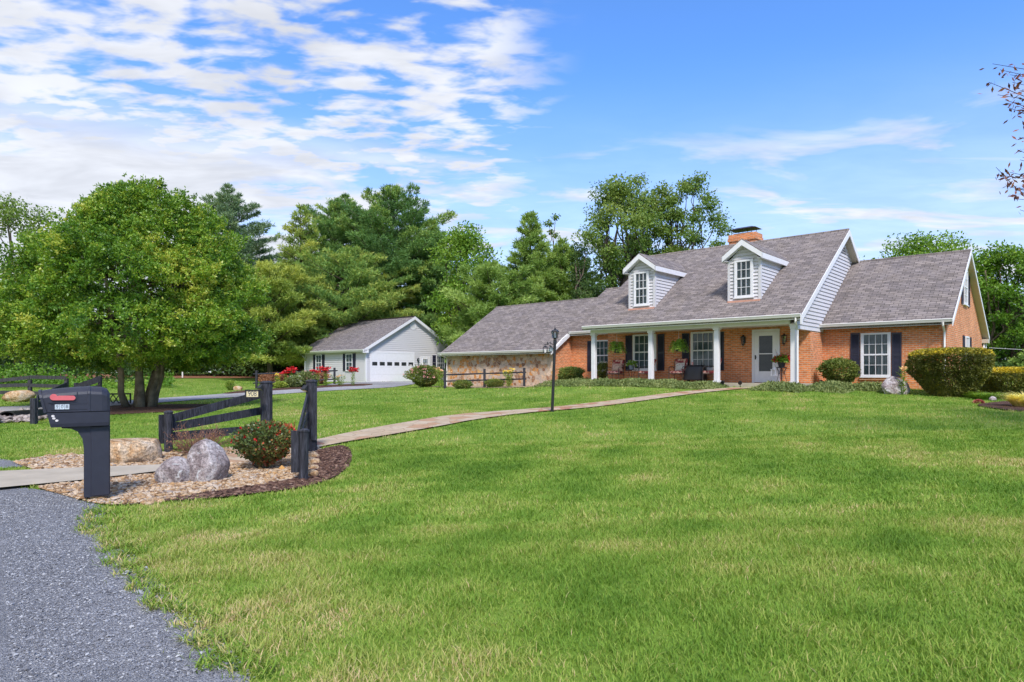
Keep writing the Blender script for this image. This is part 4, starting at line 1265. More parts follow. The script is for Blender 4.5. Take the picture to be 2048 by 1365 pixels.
pine('bluish green pine rising just right of the big holly crown', 455, 374, 100, 74, L_BLUE, 21, .1, .9)
pine('thin yellowish pine with ragged bare top left of the dark pines', 602, 408, 95, 68, L_YPINE, 22, .1, .7, 'cone', ymix=.45)
pine('slim dark pine touching the left side of the tallest pine', 690, 390, 100, 76, L_PINE, 23, .1, .85, 'round')
pine('tallest dark green pine with a broad rounded top behind the garage', 784, 370, 118, 72, L_PINE, 24, .1, 1.0, 'round', ymix=.42)
pine('dense pine between the tallest pine and the bright leafy tree', 866, 446, 92, 70, L_PINE, 25, .08, 1.0, 'cone', ymix=.5)
pine('yellow green pine with a slim bare trunk beside the forest floor', 540, 528, 100, 61, L_YPINE, 26, .16, 1.0, 'round', ymix=.55)
pine('layered mid green pine with yellow tips directly behind the garage roof', 700, 500, 118, 66, L_PINE, 27, .08, 1.0, 'round', ymix=.68)
pine('low yellowish pine between the slim trunk and the garage', 604, 560, 88, 65, L_YPINE, 28, .12, 1.0, 'cone', ymix=.50)
pine('pale feathery conifer behind the stone wing roof', 1062, 424, 92, 58, L_LIGHT, 29, .05, 1.25, 'cone', 'conifers behind the stone wing', .45, .40)
pine('low light green conifer arching over the stone wing ridge', 985, 530, 90, 54, L_LIGHT, 30, .05, 1.2, 'round', 'conifers behind the stone wing', .55, .40)
pine('soft light green conifer beside the dark ivy column', 1125, 484, 80, 60, L_LIGHT, 31, .05, 1.1, 'round', 'conifers behind the stone wing', .5, .40)


# --- leafy trees ---------------------------------------------------------
def broad(label, px, top, hw, Y, mat, seed, n=14000, leaf=.24, trunk=.30, lobes=26, loose=.30, crown0=.30, bark='bark', group='leafy trees behind the house', ymix=.5, stems=1, lean=0.0, droop=.0, tree_name='leafy_tree', lobe_r=.30, nx=None, hgt=None):
    r = np.random.RandomState(seed)
    x, y, z = place(px, Y)
    H = hgt or (CAMH + (HOR - top) * Y / FOC - z)
    Rm = hw * Y / FOC
    t = thing(tree_name, label, 'tree', (x, y, z), 0, group)
    z0 = H * crown0
    segs, cen, rad = [], [], []
    sts = []
    for k in range(stems):
        bx = (k - (stems - 1) / 2) * .7
        tp = (bx * 2.2 + r.randn() * .5 + lean, r.randn() * .5, H * .80)
        pts = crook(r, (bx, 0, -.2), tp, 7, .03)
        segs.append((pts, list(np.linspace(trunk / stems ** .5, .05, 7))))
        sts.append(pts)
    for k in range(lobes):
        u = (k + .5) / lobes
        a = k * 2.39996 + r.randn() * .3
        zc = z0 + (H - z0) * (u ** .85) * .93
        w = math.sin(math.pi * min(.96, .25 + .70 * u)) ** .65
        rr = Rm * w * r.uniform(.25, .88)
        c = np.array([lean * u + rr * math.cos(a), rr * math.sin(a), zc])
        lr = Rm * lobe_r * r.uniform(.65, 1.2)
        c[2] = min(c[2], H - lr * .6)
        cen.append(c); rad.append(lr)
        s = sts[k % stems]; i = min(5, max(1, int(u * 5)))
        segs.append((crook(r, s[i], tuple(c), 5, .08), [trunk * .32, trunk * .25, trunk * .17, .035, .015]))
    cen, rad = np.array(cen), np.array(rad)
    w = rad ** 2; w /= w.sum()
    pk = r.choice(lobes, n, p=w)
    d = rand_dirs(r, n)
    d[:, 2] = d[:, 2] * .85 + .12
    rho = np.abs(r.uniform(0, 1, n)) ** loose
    P = cen[pk] + d * (rad[pk] * rho * (1 + .22 * noise3(d * 3 + pk[:, None], 2.2, seed)))[:, None] * np.array([1, 1, .78])
    keep = noise3(P, 2.4 / max(.6, Rm * .25), seed + 1) < 1.15
    P, d, pk = P[keep], d[keep], pk[keep]
    n = len(P)
    D = unit(d * .5 + rand_dirs(r, n) * .8 + np.array([0, 0, -.15 - droop]))
    Q = leaf_quads(P, D, leaf * r.uniform(.6, 1.3, n), leaf * .30 * r.uniform(.7, 1.3, n), r)
    T = ymix + (r.randn(lobes) * .10)[pk] + r.randn(n) * .14 + .08 * d[:, 2]
    limbs(t, segs, M[bark], n=6)
    leaf_obj('crown', Q, np.clip(T, 0, 1), mat, t)
    return t


broad('loose yellow green tree at far left behind the holly', 30, 392, 110, 50, L_OLIVE, 40, 12000, .22, .3, 26, .5, .2, group='leafy trees beyond the driveway', ymix=.6)
broad('rounded green tree behind the left edge of the holly', -95, 470, 110, 46, L_BROAD, 47, 12000, .22, .3, 26, .45, .2, group='leafy trees beyond the driveway', ymix=.55)
broad('bright green leafy tree between the pines and the stone wing', 930, 450, 84, 60, L_BROAD, 41, 17000, .26, .3, 32, .40, .12, ymix=.58, lobe_r=.36)
broad('wispy half bare tree poking up behind the pale conifer', 1102, 414, 36, 66, L_OLIVE, 42, 1700, .24, .2, 14, .8, .35, ymix=.5)
broad('tall airy tree with several forked trunks left of the chimney', 1245, 344, 118, 55, L_OLIVE, 43, 24000, .23, .34, 40, .62, .30, 'bark_dark', ymix=.50, stems=3, droop=.25, lobe_r=.27)
broad('tall airy tree standing closest to the chimney', 1384, 336, 80, 56, L_OLIVE, 44, 12500, .22, .28, 32, .66, .28, 'bark_dark', ymix=.46, stems=2, droop=.2, lobe_r=.28)
broad('airy tree between the two tallest airy crowns, a little lower than both', 1318, 366, 66, 57, L_OLIVE, 49, 11000, .23, .26, 24, .62, .28, 'bark_dark', ymix=.50, stems=2, droop=.2, lobe_r=.32)
broad('low leafy tree filling the gap under the airy trees', 1300, 490, 150, 60, L_BROAD, 45, 13000, .28, .25, 26, .5, .1, ymix=.42, lobe_r=.36)
broad('dark dome shaped bush tree above the connector roof', 1180, 556, 52, 48, L_DARK, 46, 9000, .16, .2, 20, .35, .1, ymix=.55, tree_name='evergreen_bush')
broad('dark ivy covered trunk standing left of the first dormer', 1163, 478, 22, 50, L_DARK, 48, 5000, .16, .25, 20, .45, .25, ymix=.25, tree_name='ivy_covered_tree', lobe_r=.75)
broad('wide feathery tree showing above the right wing ridge', 1846, 470, 140, 46, L_BROAD, 50, 19000, .20, .3, 34, .42, .25, group='trees right of the house', ymix=.48, lobe_r=.28)
broad('tall layered tree at the right edge with pale trunks', 2025, 486, 105, 41, L_BROAD, 51, 20000, .19, .20, 36, .45, .10, 'bark', group='trees right of the house', ymix=.50, stems=3)
broad('dark green tree behind the right gable corner', 1968, 560, 64, 44, L_OLIVE, 52, 10000, .20, .2, 24, .4, .1, group='trees right of the house', ymix=.35)
broad('bright yellow green sapling right of the far hedge', 2062, 690, 34, 36, L_LIGHT, 53, 3000, .15, .1, 14, .4, .1, group='trees right of the house', ymix=.75)


# purple-leaved tree whose branch ends reach into the view from the right
def purple_tree():
    r = np.random.RandomState(60)
    x, y = 10.9, 9.6
    z = tz(x, y)
    t = thing('purple_leaf_tree', 'purple leaved tree reaching its branch ends into the upper right corner', 'tree', (x, y, z))
    segs = [(crook(r, (0, 0, -.1), (.1, 0, 3.0), 5, .02) + [(.3, .1, 6.6)], [.14, .12, .11, .10, .09, .03])]
    P, T, D = [], [], []
    ends = []
    for (px, py, Yd) in [(1985, 128, 9.4), (1978, 165, 9.3), (1995, 190, 9.2), (2015, 215, 9.5), (2046, 250, 9.4), (2035, 300, 9.2), (1992, 335, 9.0), (1998, 350, 9.3), (2012, 372, 9.2), (2030, 398, 9.4), (2040, 320, 9.1), (2020, 150, 9.6), (2044, 180, 9.4), (2040, 420, 9.2)]:
        p = at(px, py, Yd)
        ends.append(np.array([p.x - x, p.y - y, p.z - z]))
    for (px, py, Yd) in [(2000, 140, 9.3), (2025, 165, 9.2), (2010, 200, 9.4), (2042, 215, 9.1), (2038, 275, 9.3), (2020, 345, 9.1), (2045, 350, 9.4), (2030, 380, 9.0)]:
        p = at(px, py, Yd); ends.append(np.array([p.x - x, p.y - y, p.z - z]))
    for k in range(60):
        a = r.uniform(-1.7, 1.7); zz_ = r.uniform(2.4, 7.0)
        ends.append(np.array([1.2 * math.cos(a) + r.uniform(0, 2.0), 2.4 * math.sin(a), zz_]))
    for k, e in enumerate(ends):
        st = np.array([.1, 0, max(2.2, min(5.5, e[2] - .8))])
        c = crook(r, tuple(st), tuple(e), 7, .05)
        segs.append((c, [.035, .028, .02, .014, .009, .006, .003]))
        c = np.array(c)
        nl = 46 if k < 22 else 120
        s = r.uniform(.58 if k < 22 else .35, 1.0, nl) * 6
        i = np.minimum(s.astype(int), 5); f = (s - i)[:, None]
        p = c[i] * (1 - f) + c[i + 1] * f + r.randn(nl, 3) * (.055 if k < 22 else .22)
        P.append(p); T.append(np.clip(r.uniform(0, 1, nl), 0, 1)); D.append(unit(rand_dirs(r, nl) + np.array([-.5, 0, -.2])))
    P, T, D = map(np.concatenate, (P, T, D))
    limbs(t, segs, M['bark_dark'], n=5)
    leaf_obj('crown', leaf_quads(P, D, r.uniform(.06, .115, len(P)), r.uniform(.012, .022, len(P)), r), T, L_PURPLE, t)


purple_tree()


# --- woods and undergrowth that read as one mass ---------------------------
def thicket(name, label, boxes, mat, seed, leaf, cat):
    r = np.random.RandomState(seed)
    Qs, Ts = [], []
    for (px0, px1, Y0_, Y1_, h0, h1, n) in boxes:
        Y = r.uniform(Y0_, Y1_, n); px = r.uniform(px0, px1, n)
        X = (px - CX) * Y / FOC
        hill = h0 + (h1 - h0) * (.5 + .5 * wob(X, Y * .5, .35, seed + 2)) + .12 * h1 * wob(X, Y, 1.6, seed + 3)
        zz = np.maximum(hill, .15) * r.uniform(0, 1, n) ** .55
        P = np.stack([X, Y, terr(X, Y) + zz], 1)
        D = unit(rand_dirs(r, n) + np.array([0, -.3, .1]))
        Qs.append(leaf_quads(P, D, leaf * r.uniform(.6, 1.5, n) * (Y / 50), leaf * .34 * r.uniform(.7, 1.4, n) * (Y / 50), r))
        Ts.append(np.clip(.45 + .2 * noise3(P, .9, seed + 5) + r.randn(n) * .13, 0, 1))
    return tag(leaf_obj(name, np.concatenate(Qs), np.concatenate(Ts), mat), label, cat, kind='stuff')


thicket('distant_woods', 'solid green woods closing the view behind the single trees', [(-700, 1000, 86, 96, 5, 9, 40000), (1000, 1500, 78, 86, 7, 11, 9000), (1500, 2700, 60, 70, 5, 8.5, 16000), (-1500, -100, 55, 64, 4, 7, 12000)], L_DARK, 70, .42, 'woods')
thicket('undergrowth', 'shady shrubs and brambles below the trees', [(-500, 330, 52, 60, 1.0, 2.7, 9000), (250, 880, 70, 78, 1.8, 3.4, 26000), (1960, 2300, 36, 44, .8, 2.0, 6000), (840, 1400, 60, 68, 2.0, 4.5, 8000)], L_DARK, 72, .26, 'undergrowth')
thicket('brambles', 'lighter green leafy scrub behind the left fences', [(-300, 345, 44, 50, .5, 1.9, 9000)], L_BROAD, 75, .20, 'undergrowth')


# --- garden plants -----------------------------------------------------------
def shell_leaves(r, n, shape, leaf, asp=.32, jit=.6, up=.1):
    """leaves over the skin of a lumpy solid; shape(dirs) -> points"""
    d = rand_dirs(r, n)
    P = shape(d)
    D = unit(d * .6 + rand_dirs(r, n) * jit + np.array([0, 0, up]))
    return P, d, leaf_quads(P, D, leaf * r.uniform(.6, 1.35, n), leaf * asp * r.uniform(.7, 1.3, n), r)


def shrub(name, label, cat, px, Y, w, h, n, leaf, mat, seed, ymix=.5, group=None, stems=7, bottom=.05, flowers=None, taper=.6, sq=2.0, deep=.22, z=None, topmix=0.0, xy=None):
    r = np.random.RandomState(seed)
    x, y, zg = place(px, Y)
    if xy: x, y = xy; zg = tz(x, y)
    if z is not None: zg = z
    t = thing(name, label, cat, (x, y, zg), 0, group)

    def shape(d):
        e = np.abs(d) ** sq
        k = 1 / (e.sum(1) ** (1 / sq))
        p = d * k[:, None]
        zz = (p[:, 2] * .5 + .5)
        wid = taper + (1 - taper) * np.clip(zz * 1.7, 0, 1)
        wild = sq < 3.5
        lump = 1 + (.14 if wild else .05) * noise3(d * 3, 2.0, seed) + (.09 if wild else .04) * noise3(d * 9, 2.0, seed + 1)
        dep = 1 - np.abs(r.randn(len(d))) * deep
        if wild: dep = dep + (noise3(d * 14, 2.0, seed + 4) > 1.25) * r.uniform(0, .28, len(d))
        q = np.stack([p[:, 0] * w / 2 * wid * lump * dep, p[:, 1] * w / 2 * wid * lump * dep, bottom * h + zz * h * (1 - bottom) * (1 - (1 - dep) * .35)], 1)
        return q
    P, d, Q = shell_leaves(r, n, shape, leaf)
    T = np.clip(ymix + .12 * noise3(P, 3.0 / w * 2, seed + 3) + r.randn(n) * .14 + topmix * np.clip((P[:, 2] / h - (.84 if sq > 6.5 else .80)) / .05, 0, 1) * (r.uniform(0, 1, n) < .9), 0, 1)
    mb = MB()
    for k in range(stems):
        a = r.uniform(0, 6.28); rr = w * .28 * r.uniform(.3, 1)
        mb.tube(crook(r, (rr * .25 * math.cos(a), rr * .25 * math.sin(a), -.04), (rr * math.cos(a), rr * math.sin(a), h * r.uniform(.55, .85)), 4, .07), [.014, .011, .008, .004], 5)
    mb.build('stem', M['bark'], t)
    leaf_obj('foliage', Q, T, mat, t)
    if flowers:
        fm, nf, fs, zmin = flowers
        dd = rand_dirs(r, nf * 6); dd = dd[dd[:, 2] > zmin][:nf]
        pf = shape(dd) * 1.03
        C, DD = [], []
        for p, q in zip(pf, dd):
            k = 9
            C.append(np.repeat(p[None], k, 0) + r.randn(k, 3) * fs * .2); DD.append(unit(q[None] * .7 + rand_dirs(r, k)))
        C, DD = np.concatenate(C), np.concatenate(DD)
        leaf_obj('blossoms', leaf_quads(C, DD, fs * r.uniform(.7, 1.2, len(C)), fs * .38, r), np.zeros(len(C)), fm, t)
    return t


# the two clipped hedges
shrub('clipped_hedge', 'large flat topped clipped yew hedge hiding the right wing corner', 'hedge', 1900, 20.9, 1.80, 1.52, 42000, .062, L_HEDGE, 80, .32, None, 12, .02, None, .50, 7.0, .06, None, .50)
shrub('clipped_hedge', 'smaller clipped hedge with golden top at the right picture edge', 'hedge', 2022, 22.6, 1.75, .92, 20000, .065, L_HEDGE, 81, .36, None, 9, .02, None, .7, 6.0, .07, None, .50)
shrub('foundation_shrub', 'rounded green shrub with reddish tips beside the right wing window', 'shrub', 1680, 24.1, 1.30, 1.02, 7000, .075, L_SHRUB, 82, .50, None, 9, .08, None, .55, 2.4, .2)
shrub('foundation_shrub', 'vase shaped shrub left of the porch at the brick corner', 'shrub', 1142, 31.6, 1.20, .84, 6500, .075, L_SHRUB, 83, .42, None, 9, .05, None, .5, 2.6, .2)
shrub('rose_shrub', 'slim shrub with pale blooms seen behind the first column', 'shrub', 1208, 31.4, .72, 1.0, 2600, .07, L_SHRUB, 84, .55, None, 6, .08, (F_WHITE, 14, .06, -.2), .5, 2.2, .3)
shrub('rose_bush', 'dark rose bush with red flowers between the boulder and the gate post', 'bush', 530, 9.75, 1.0, .72, 5600, .050, L_ROSE, 85, .68, None, 22, .12, (F_RED, 34, .034, -.1), .42, 2.1, .34)
shrub('rose_bush', 'pink flowering rose bush in front of the garage door corner', 'bush', 850, 43.0, 2.30, 1.42, 9000, .10, L_SHRUB, 86, .42, None, 9, .06, (F_PINK, 70, .10, -.1), .6, 2.2, .25)
shrub('rose_bush', 'pale pink rose bush inside the split rail fence', 'bush', 612, 44.2, 1.5, 1.0, 5000, .10, L_COVER, 87, .5, None, 7, .03, (F_PINK, 40, .09, -.2), .7, 2.2, .25)
shrub('rose_bush', 'white and green rose bush below the fence middle post', 'bush', 590, 43.2, 1.0, .8, 3600, .09, L_COVER, 88, .45, None, 7, .03, (F_WHITE, 20, .08, -.2), .7, 2.2, .25)
shrub('barberry_bush', 'brownish mounded barberry at the left end of the rail fence', 'bush', 549, 45.0, 1.9, .9, 5000, .10, L_TWIG, 89, .4, 'barberries by the driveway', 7, .03, None, .8, 2.4, .2)
shrub('barberry_bush', 'brownish mounded barberry behind the red lilies near the garage', 'bush', 632, 47.0, 1.7, .9, 4500, .10, L_TWIG, 90, .4, 'barberries by the driveway', 7, .03, None, .8, 2.4, .2)
shrub('low_perennial', 'bright lime green low plant under the fence left post', 'plant', 561, 42.8, .8, .42, 1800, .09, L_LILY, 91, .8, None, 4, .02, None, .8, 2.2, .3)
for k, (px, lab, ym) in enumerate([(925, 'low dark shrub between the left and middle posts by the stone wall', .45), (990, 'low dark shrub between the middle post and the yellow lily', .5), (1130, 'small low shrub tucked at the foot of the brick return', .4)]):
    shrub('low_shrub', lab, 'shrub', px, 33.6 if px < 1100 else 32.2, .95 if px < 1100 else .6, .42, 2600, .075, L_SHRUB, 92 + k, ym, 'low shrubs along the stone wall', 5, .02, None, .8, 2.3, .25)
shrub('driveway_plant', 'small leafy weed beside the driveway edge', 'plant', 460, 41.5, .55, .62, 700, .10, L_LILY, 96, .6, None, 3, .02, None, .6, 2.0, .4)


def grass_mound(label, px, Y, w, h, n, mat, seed, wid=.008, up=1.0, tint=(.3, .9)):
    r = np.random.RandomState(seed)
    x, y, z = place(px, Y)
    a = r.uniform(0, 6.283, n); rad = w * .22 * np.sqrt(r.uniform(0, 1, n))
    ln = r.uniform(.25, 1.35, n)
    B = np.stack([rad * np.cos(a), rad * np.sin(a), np.zeros(n)], 1)
    d = unit(np.stack([np.cos(a) * ln, np.sin(a) * ln, np.full(n, up)], 1))
    L = h * r.uniform(.75, 1.35, n)
    m_ = B + d * (L * .6)[:, None]
    tp = m_ + unit(d + np.stack([np.cos(a), np.sin(a), -1.0 + 0 * a], 1) * .7) * (L * .55)[:, None]
    S = np.stack([-np.sin(a), np.cos(a), 0 * a], 1) * wid
    V = np.stack([B - S, B + S, m_ + S, m_ - S, tp], 1).reshape(-1, 3)
    q = np.arange(n)[:, None] * 5
    F = np.concatenate([q + [0, 1, 2], q + [0, 2, 3], q + [3, 2, 4]], 1).reshape(-1, 3)
    o = np_mesh('ornamental_grass', V, F, mat, np.repeat(r.uniform(*tint, n), 3))
    o.location = (x, y, z)
    return tag(o, label, 'grass clump')


grass_mound('spiky pale yellow ornamental grass at the far right edge', 2050, 16.4, 1.0, .44, 1100, L_PALEG, 100, .008, 1.1)
for k, (px, Y) in enumerate([(1966, 19.7), (1992, 20.0), (1947, 20.4)]):
    grass_mound(['low fine green grass mound in the middle in front of the hedges', 'low fine green grass mound nearest the pale yellow grass', 'low fine green grass mound nearest the large clipped hedge'][k], px, Y, .95, .26, 900, L_FERN, 101 + k, .006, .9)['group'] = 'green grass mounds by the hedges'


def lily(label, px, Y, h, col_m, seed, stems=4, w=.35, blooms=5, group='lilies', fs=.17, cat='flowers'):
    r = np.random.RandomState(seed)
    x, y, z = place(px, Y)
    t = thing('lily_clump', label, cat, (x, y, z), 0, group)
    mb = MB(); P, D, fl, fd = [], [], [], []
    for s in range(stems):
        tx, ty = r.randn() * w * .4, r.randn() * w * .3
        hh = h * r.uniform(.78, 1.0)
        c = crook(r, (tx * .4, ty * .4, -.03), (tx, ty, hh), 5, .02)
        mb.tube(c, [.012, .011, .010, .008, .006], 4)
        nl = 46
        u = r.uniform(.05, .92, nl); a = r.uniform(0, 6.28, nl)
        P.append(np.stack([tx * (.4 + .6 * u), ty * (.4 + .6 * u), hh * u], 1)); D.append(unit(np.stack([np.cos(a), np.sin(a), r.uniform(.2, .9, nl)], 1)))
        for b in range(blooms):
            c_ = np.array([tx, ty, hh]) + r.randn(3) * np.array([.11, .11, .07]) * (fs / .17)
            k = 7
            aa = np.arange(k) * 6.283 / k + r.uniform(0, 6)
            fl.append(np.repeat(c_[None], k, 0)); fd.append(unit(np.stack([np.cos(aa), np.sin(aa), np.full(k, .35)], 1) + r.randn(k, 3) * .3))
    mb.build('stem', L_LILY, t)
    P, D = np.concatenate(P), np.concatenate(D)
    leaf_obj('foliage', leaf_quads(P, D, r.uniform(.12, .22, len(P)), .014, r), r.uniform(.2, .8, len(P)), L_LILY, t)
    if blooms:
        fl, fd = np.concatenate(fl), np.concatenate(fd)
        leaf_obj('blossoms', leaf_quads(fl, fd, fs * r.uniform(.8, 1.2, len(fl)), fs * .26, r), np.zeros(len(fl)), col_m, t)
    return t


RG = 'red lilies by the rail fence'
lily('red lily clump farthest left inside the rail fence', 569, 43.8, 1.12, F_RED, 110, 3, .25, 4, RG, .15)
lily('tallest red lily clump with the widest bloom head', 586, 43.6, 1.28, F_RED, 111, 5, .55, 6, RG, .165)
lily('red lily clump in front of the garage left window', 633, 44.0, 1.25, F_RED, 112, 3, .4, 5, RG, .165)
lily('red lily clump leaning right against the garage wall boards', 652, 44.4, 1.20, F_RED, 113, 4, .6, 5, RG, .165)
lily('red lily pair standing outside the fence near the garage corner', 705, 45.5, 1.12, F_RED, 114, 3, .5, 5, RG, .165)
lily('yellow tipped lily stalk by the left rail post', 554, 43.0, .85, F_YEL, 115, 4, .4, 1, 'pale lilies by the rail fence', .14)
lily('cream budded lily clump right of the rail fence end post', 681, 45.0, .80, F_PEACH, 116, 6, .9, 1, 'pale lilies by the rail fence', .13)
lily('yellow lily in front of the stone wall', 1019, 33.2, 1.0, F_YEL, 117, 5, .35, 2, 'lilies along the house', .12)
lily('orange lily at the left corner of the stone wall', 881, 36.2, 1.2, F_PEACH, 118, 5, .6, 1, 'lilies along the house', .12)
lily('single tall lily with a peach bloom beside the grey boulder', 1804, 21.2, 1.05, F_PEACH, 119, 2, .10, 1, 'lilies along the house', .13)

# bare red-brown shrub behind the grey boulder
r_ = np.random.RandomState(120)
x_, y_, z_ = place(397, 11.3)
bare = thing('bare_shrub', 'nearly leafless reddish brown twiggy shrub in front of the board fence', 'shrub', (x_, y_, z_))
mb = MB(); tw_p, tw_d = [], []
for k in range(85):
    a = r_.uniform(0, 6.28); e = r_.uniform(.35, 1.25)
    ln = r_.uniform(.38, .60)
    p0 = np.array([math.cos(a) * .05, math.sin(a) * .05, 0]); d = np.array([math.cos(a) * math.cos(e), math.sin(a) * math.cos(e), math.sin(e)])
    c = crook(r_, tuple(p0), tuple(p0 + d * ln), 4, .05)
    mb.tube(c, [.006, .005, .004, .002], 4)
    for j in range(5):
        f = r_.uniform(.35, .95); q = np.array(c[0]) + (np.array(c[-1]) - np.array(c[0])) * f
        dd = unit(d + r_.randn(3) * .55); l2 = r_.uniform(.08, .2)
        mb.tube([tuple(q), tuple(q + dd * l2)], [.0028, .0012], 3)
        tw_p.append(q + dd * l2 * r_.uniform(.4, 1)); tw_d.append(unit(r_.randn(3)))
mb.build('twigs', plain('red_brown_twig', (0.20, 0.10, 0.07), .9, .3), bare)
leaf_obj('leaves', leaf_quads(np.array(tw_p), np.array(tw_d), .03, .009, r_), r_.uniform(0, 1, len(tw_p)), L_TWIG, bare)


# ground cover along the porch
def cover(label, strips, seed):
    r = np.random.RandomState(seed)
    P = []
    for (x0, x1, y0, y1, n) in strips:
        lx, ly = r.uniform(x0, x1, n), r.uniform(y0, y1, n)
        X = P0.x + HX.x * lx + HY.x * ly; Y = P0.y + HX.y * lx + HY.y * ly
        edge = np.minimum(np.minimum(lx - x0, x1 - lx), np.minimum(ly - y0, y1 - ly))
        ht = .20 * np.clip(edge / .35, .12, 1) * (1 + .25 * wob(X, Y, 3, seed))
        P.append(np.stack([X, Y, terr(X, Y) + ht * r.uniform(.2, 1, n) ** .5], 1))
    P = np.concatenate(P); n = len(P)
    D = unit(rand_dirs(r, n) * .9 + np.array([0, 0, .35]))
    o = leaf_obj('ground_cover', leaf_quads(P, D, .095 * r.uniform(.6, 1.3, n), .022, r), np.clip(.5 + .15 * noise3(P, 2.5, seed) + r.randn(n) * .16, 0, 1), L_COVER)
    return tag(o, label, 'ground cover', kind='stuff')


cover('low grey green juniper along the porch left of the flagstone path', [(-11.5, -8.9, -1.0, 1.6, 4500), (-9.1, -2.3, -1.75, -.3, 15000)], 130)
cover('low grey green juniper below the door, right of the flagstone path', [(-.95, .75, -1.7, -.4, 5000), (.5, 1.9, -.9, 1.6, 4500), (1.5, 3.1, .5, 2.3, 4500)], 131)

# ================================================================== LOOSE OBJECTS
def text(body, size, mat, parent, loc, rot, name='lettering', depth=.001, font_scale=(1, 1)):
    c = bpy.data.curves.new(name, 'FONT')
    c.body = body; c.size = size; c.align_x = 'CENTER'; c.align_y = 'CENTER'; c.extrude = depth
    c.materials.append(mat)
    tmp = bpy.data.objects.new(name, c)
    col.objects.link(tmp)
    bpy.context.view_layer.update()
    me = bpy.data.meshes.new_from_object(tmp.evaluated_get(bpy.context.evaluated_depsgraph_get()))
    bpy.data.objects.remove(tmp)
    me.materials.clear(); me.materials.append(mat)
    o = bpy.data.objects.new(name, me)
    col.objects.link(o)
    o.parent = parent; o.location = loc; o.rotation_euler = rot
    o.scale = (font_scale[0], font_scale[1], 1)
    return o


# --- mailbox: local x runs from the road door (-x) to the back, side seen is local -y
mx, my = gnd(192, 1003)
mail = thing('mailbox', 'black plastic mailbox on a matching post with a faded red flag by the road', 'mailbox', (mx, my, tz(mx, my)), R(33))
m = MB()
m.bev(-.052, .052, -.05, .05, -.05, .12, .004)
m.build('stake', M['post_wood'], mail)
m = MB()                                                            # hollow post with its curved bracket arm
post = [(-.115, .065), (.115, .065), (.115, .875), (-.33, .875), (-.315, .845), (-.23, .835), (-.17, .80), (-.128, .72), (-.115, .62)]
m.prism([(a, b) for a, b in post], -.085, .085, 'y')
m.add([], [])
m.build('post', M['plastic'], mail)
m = MB()
m.bev(-.055, .135, -.092, .092, .066, .86, .012)
m.build('post_cover', M['plastic'], mail)


def body_sec(x, zl, zt, hw, rnd, n=9):
    """a rounded mailbox cross-section at x"""
    pts = [(x, -hw, zl), (x, -hw, zt - rnd)]
    for k in range(1, n):
        a = math.pi - math.pi * k / n
        pts.append((x, hw * math.cos(a), zt - rnd + rnd * math.sin(a)))
    pts += [(x, hw, zt - rnd), (x, hw, zl)]
    return pts


def loft(mb, secs, close=True):
    n = len(secs[0])
    vs = [p for s in secs for p in s]
    fs = [(i * n + k, i * n + (k + 1) % n, (i + 1) * n + (k + 1) % n, (i + 1) * n + k) for i in range(len(secs) - 1) for k in range(n)]
    if close: fs += [tuple(range(n))[::-1], tuple(range((len(secs) - 1) * n, len(secs) * n))]
    mb.add(vs, fs)


m = MB()                                                            # lower newspaper bay and upper letter box
lean = .092
def sx_(z): return -.505 + (1.285 - z) / .42 * lean
lo = []
for x, s in [(-1, 0), (-.16, 0), (.122, 0), (.132, .006)]:
    pts = []
    for (y, z) in [(-.150 + s, .862 + s), (-.156 + s, .90), (-.158 + s, 1.018), (.158 - s, 1.018), (.156 - s, .90), (.150 - s, .862 + s)]:
        xx = sx_(z) if x == -1 else x
        pts.append((xx, y, z))
    lo.append(pts)
loft(m, lo)
m.build('paper_bay', M['plastic'], mail)
m = MB()
up_ = []
for x, zt, hw, s in [(-1, 1.262, .150, 0), (-.44, 1.272, .155, 0), (-.30, 1.288, .158, 0), (-.15, 1.300, .160, 0), (-.085, 1.302, .160, 0), (-.077, 1.307, .164, 0), (-.057, 1.307, .164, 0), (-.049, 1.301, .160, 0), (.055, 1.294, .158, 0), (.105, 1.275, .150, 0), (.132, 1.225, .135, 0)]:
    sec = body_sec(0, 1.026, zt, hw, .085)
    up_.append([((sx_(p[2]) if x == -1 else x), p[1], p[2]) for p in sec])
loft(m, up_)
body = m.build('body', M['plastic'], mail, smooth=False)
m = MB()                                                            # pull-down door, a slanted cap with a rim
dsec = body_sec(0, 1.02, 1.268, .156, .085)
loft(m, [[(sx_(p[2]) - .026, p[1] * 1.02, p[2]) for p in dsec], [(sx_(p[2]) - .001, p[1] * 1.035, p[2] + .004) for p in dsec]])
m.build('door', M['plastic'], mail)
m = MB()                                                            # flag: round pivot and a straight arm
fl = [(-.385 + .034 * math.cos(a), 1.190 + .034 * math.sin(a)) for a in np.linspace(math.pi * .10, math.pi * 1.5, 14)]
fl += [(-.215, 1.153)] + [(-.215 + .025 * math.cos(a), 1.178 + .025 * math.sin(a)) for a in np.linspace(-math.pi * .5, math.pi * .5, 8)] + [(-.34, 1.205)]
m.prism(fl, -.178, -.166, 'y')
m.build('flag', M['red_plastic'], mail)
m = MB()                                                            # raised frames on the side
for x0, x1, z0, z1 in [(-.435, -.175, 1.128, 1.134), (-.178, -.172, 1.134, 1.245), (-.41, -.08, 1.112, 1.116), (-.41, -.08, 1.050, 1.054), (-.084, -.078, 1.0545, 1.1115)]:
    m.box(x0, x1, -.164, -.156, z0, z1)
m.build('moulded_rim', M['plastic'], mail)
for k, dch in enumerate('908'):
    m = MB(); m.box(-.375 + k * .044, -.334 + k * .044, -.164, -.1585, 1.056, 1.110)
    pl = m.build('number_plate', M['label_grey'], mail)
    text(dch, .05, M['ink'], pl, (-.3545 + k * .044, -.1645, 1.083), (R(90), 0, 0), 'digit', .0003)
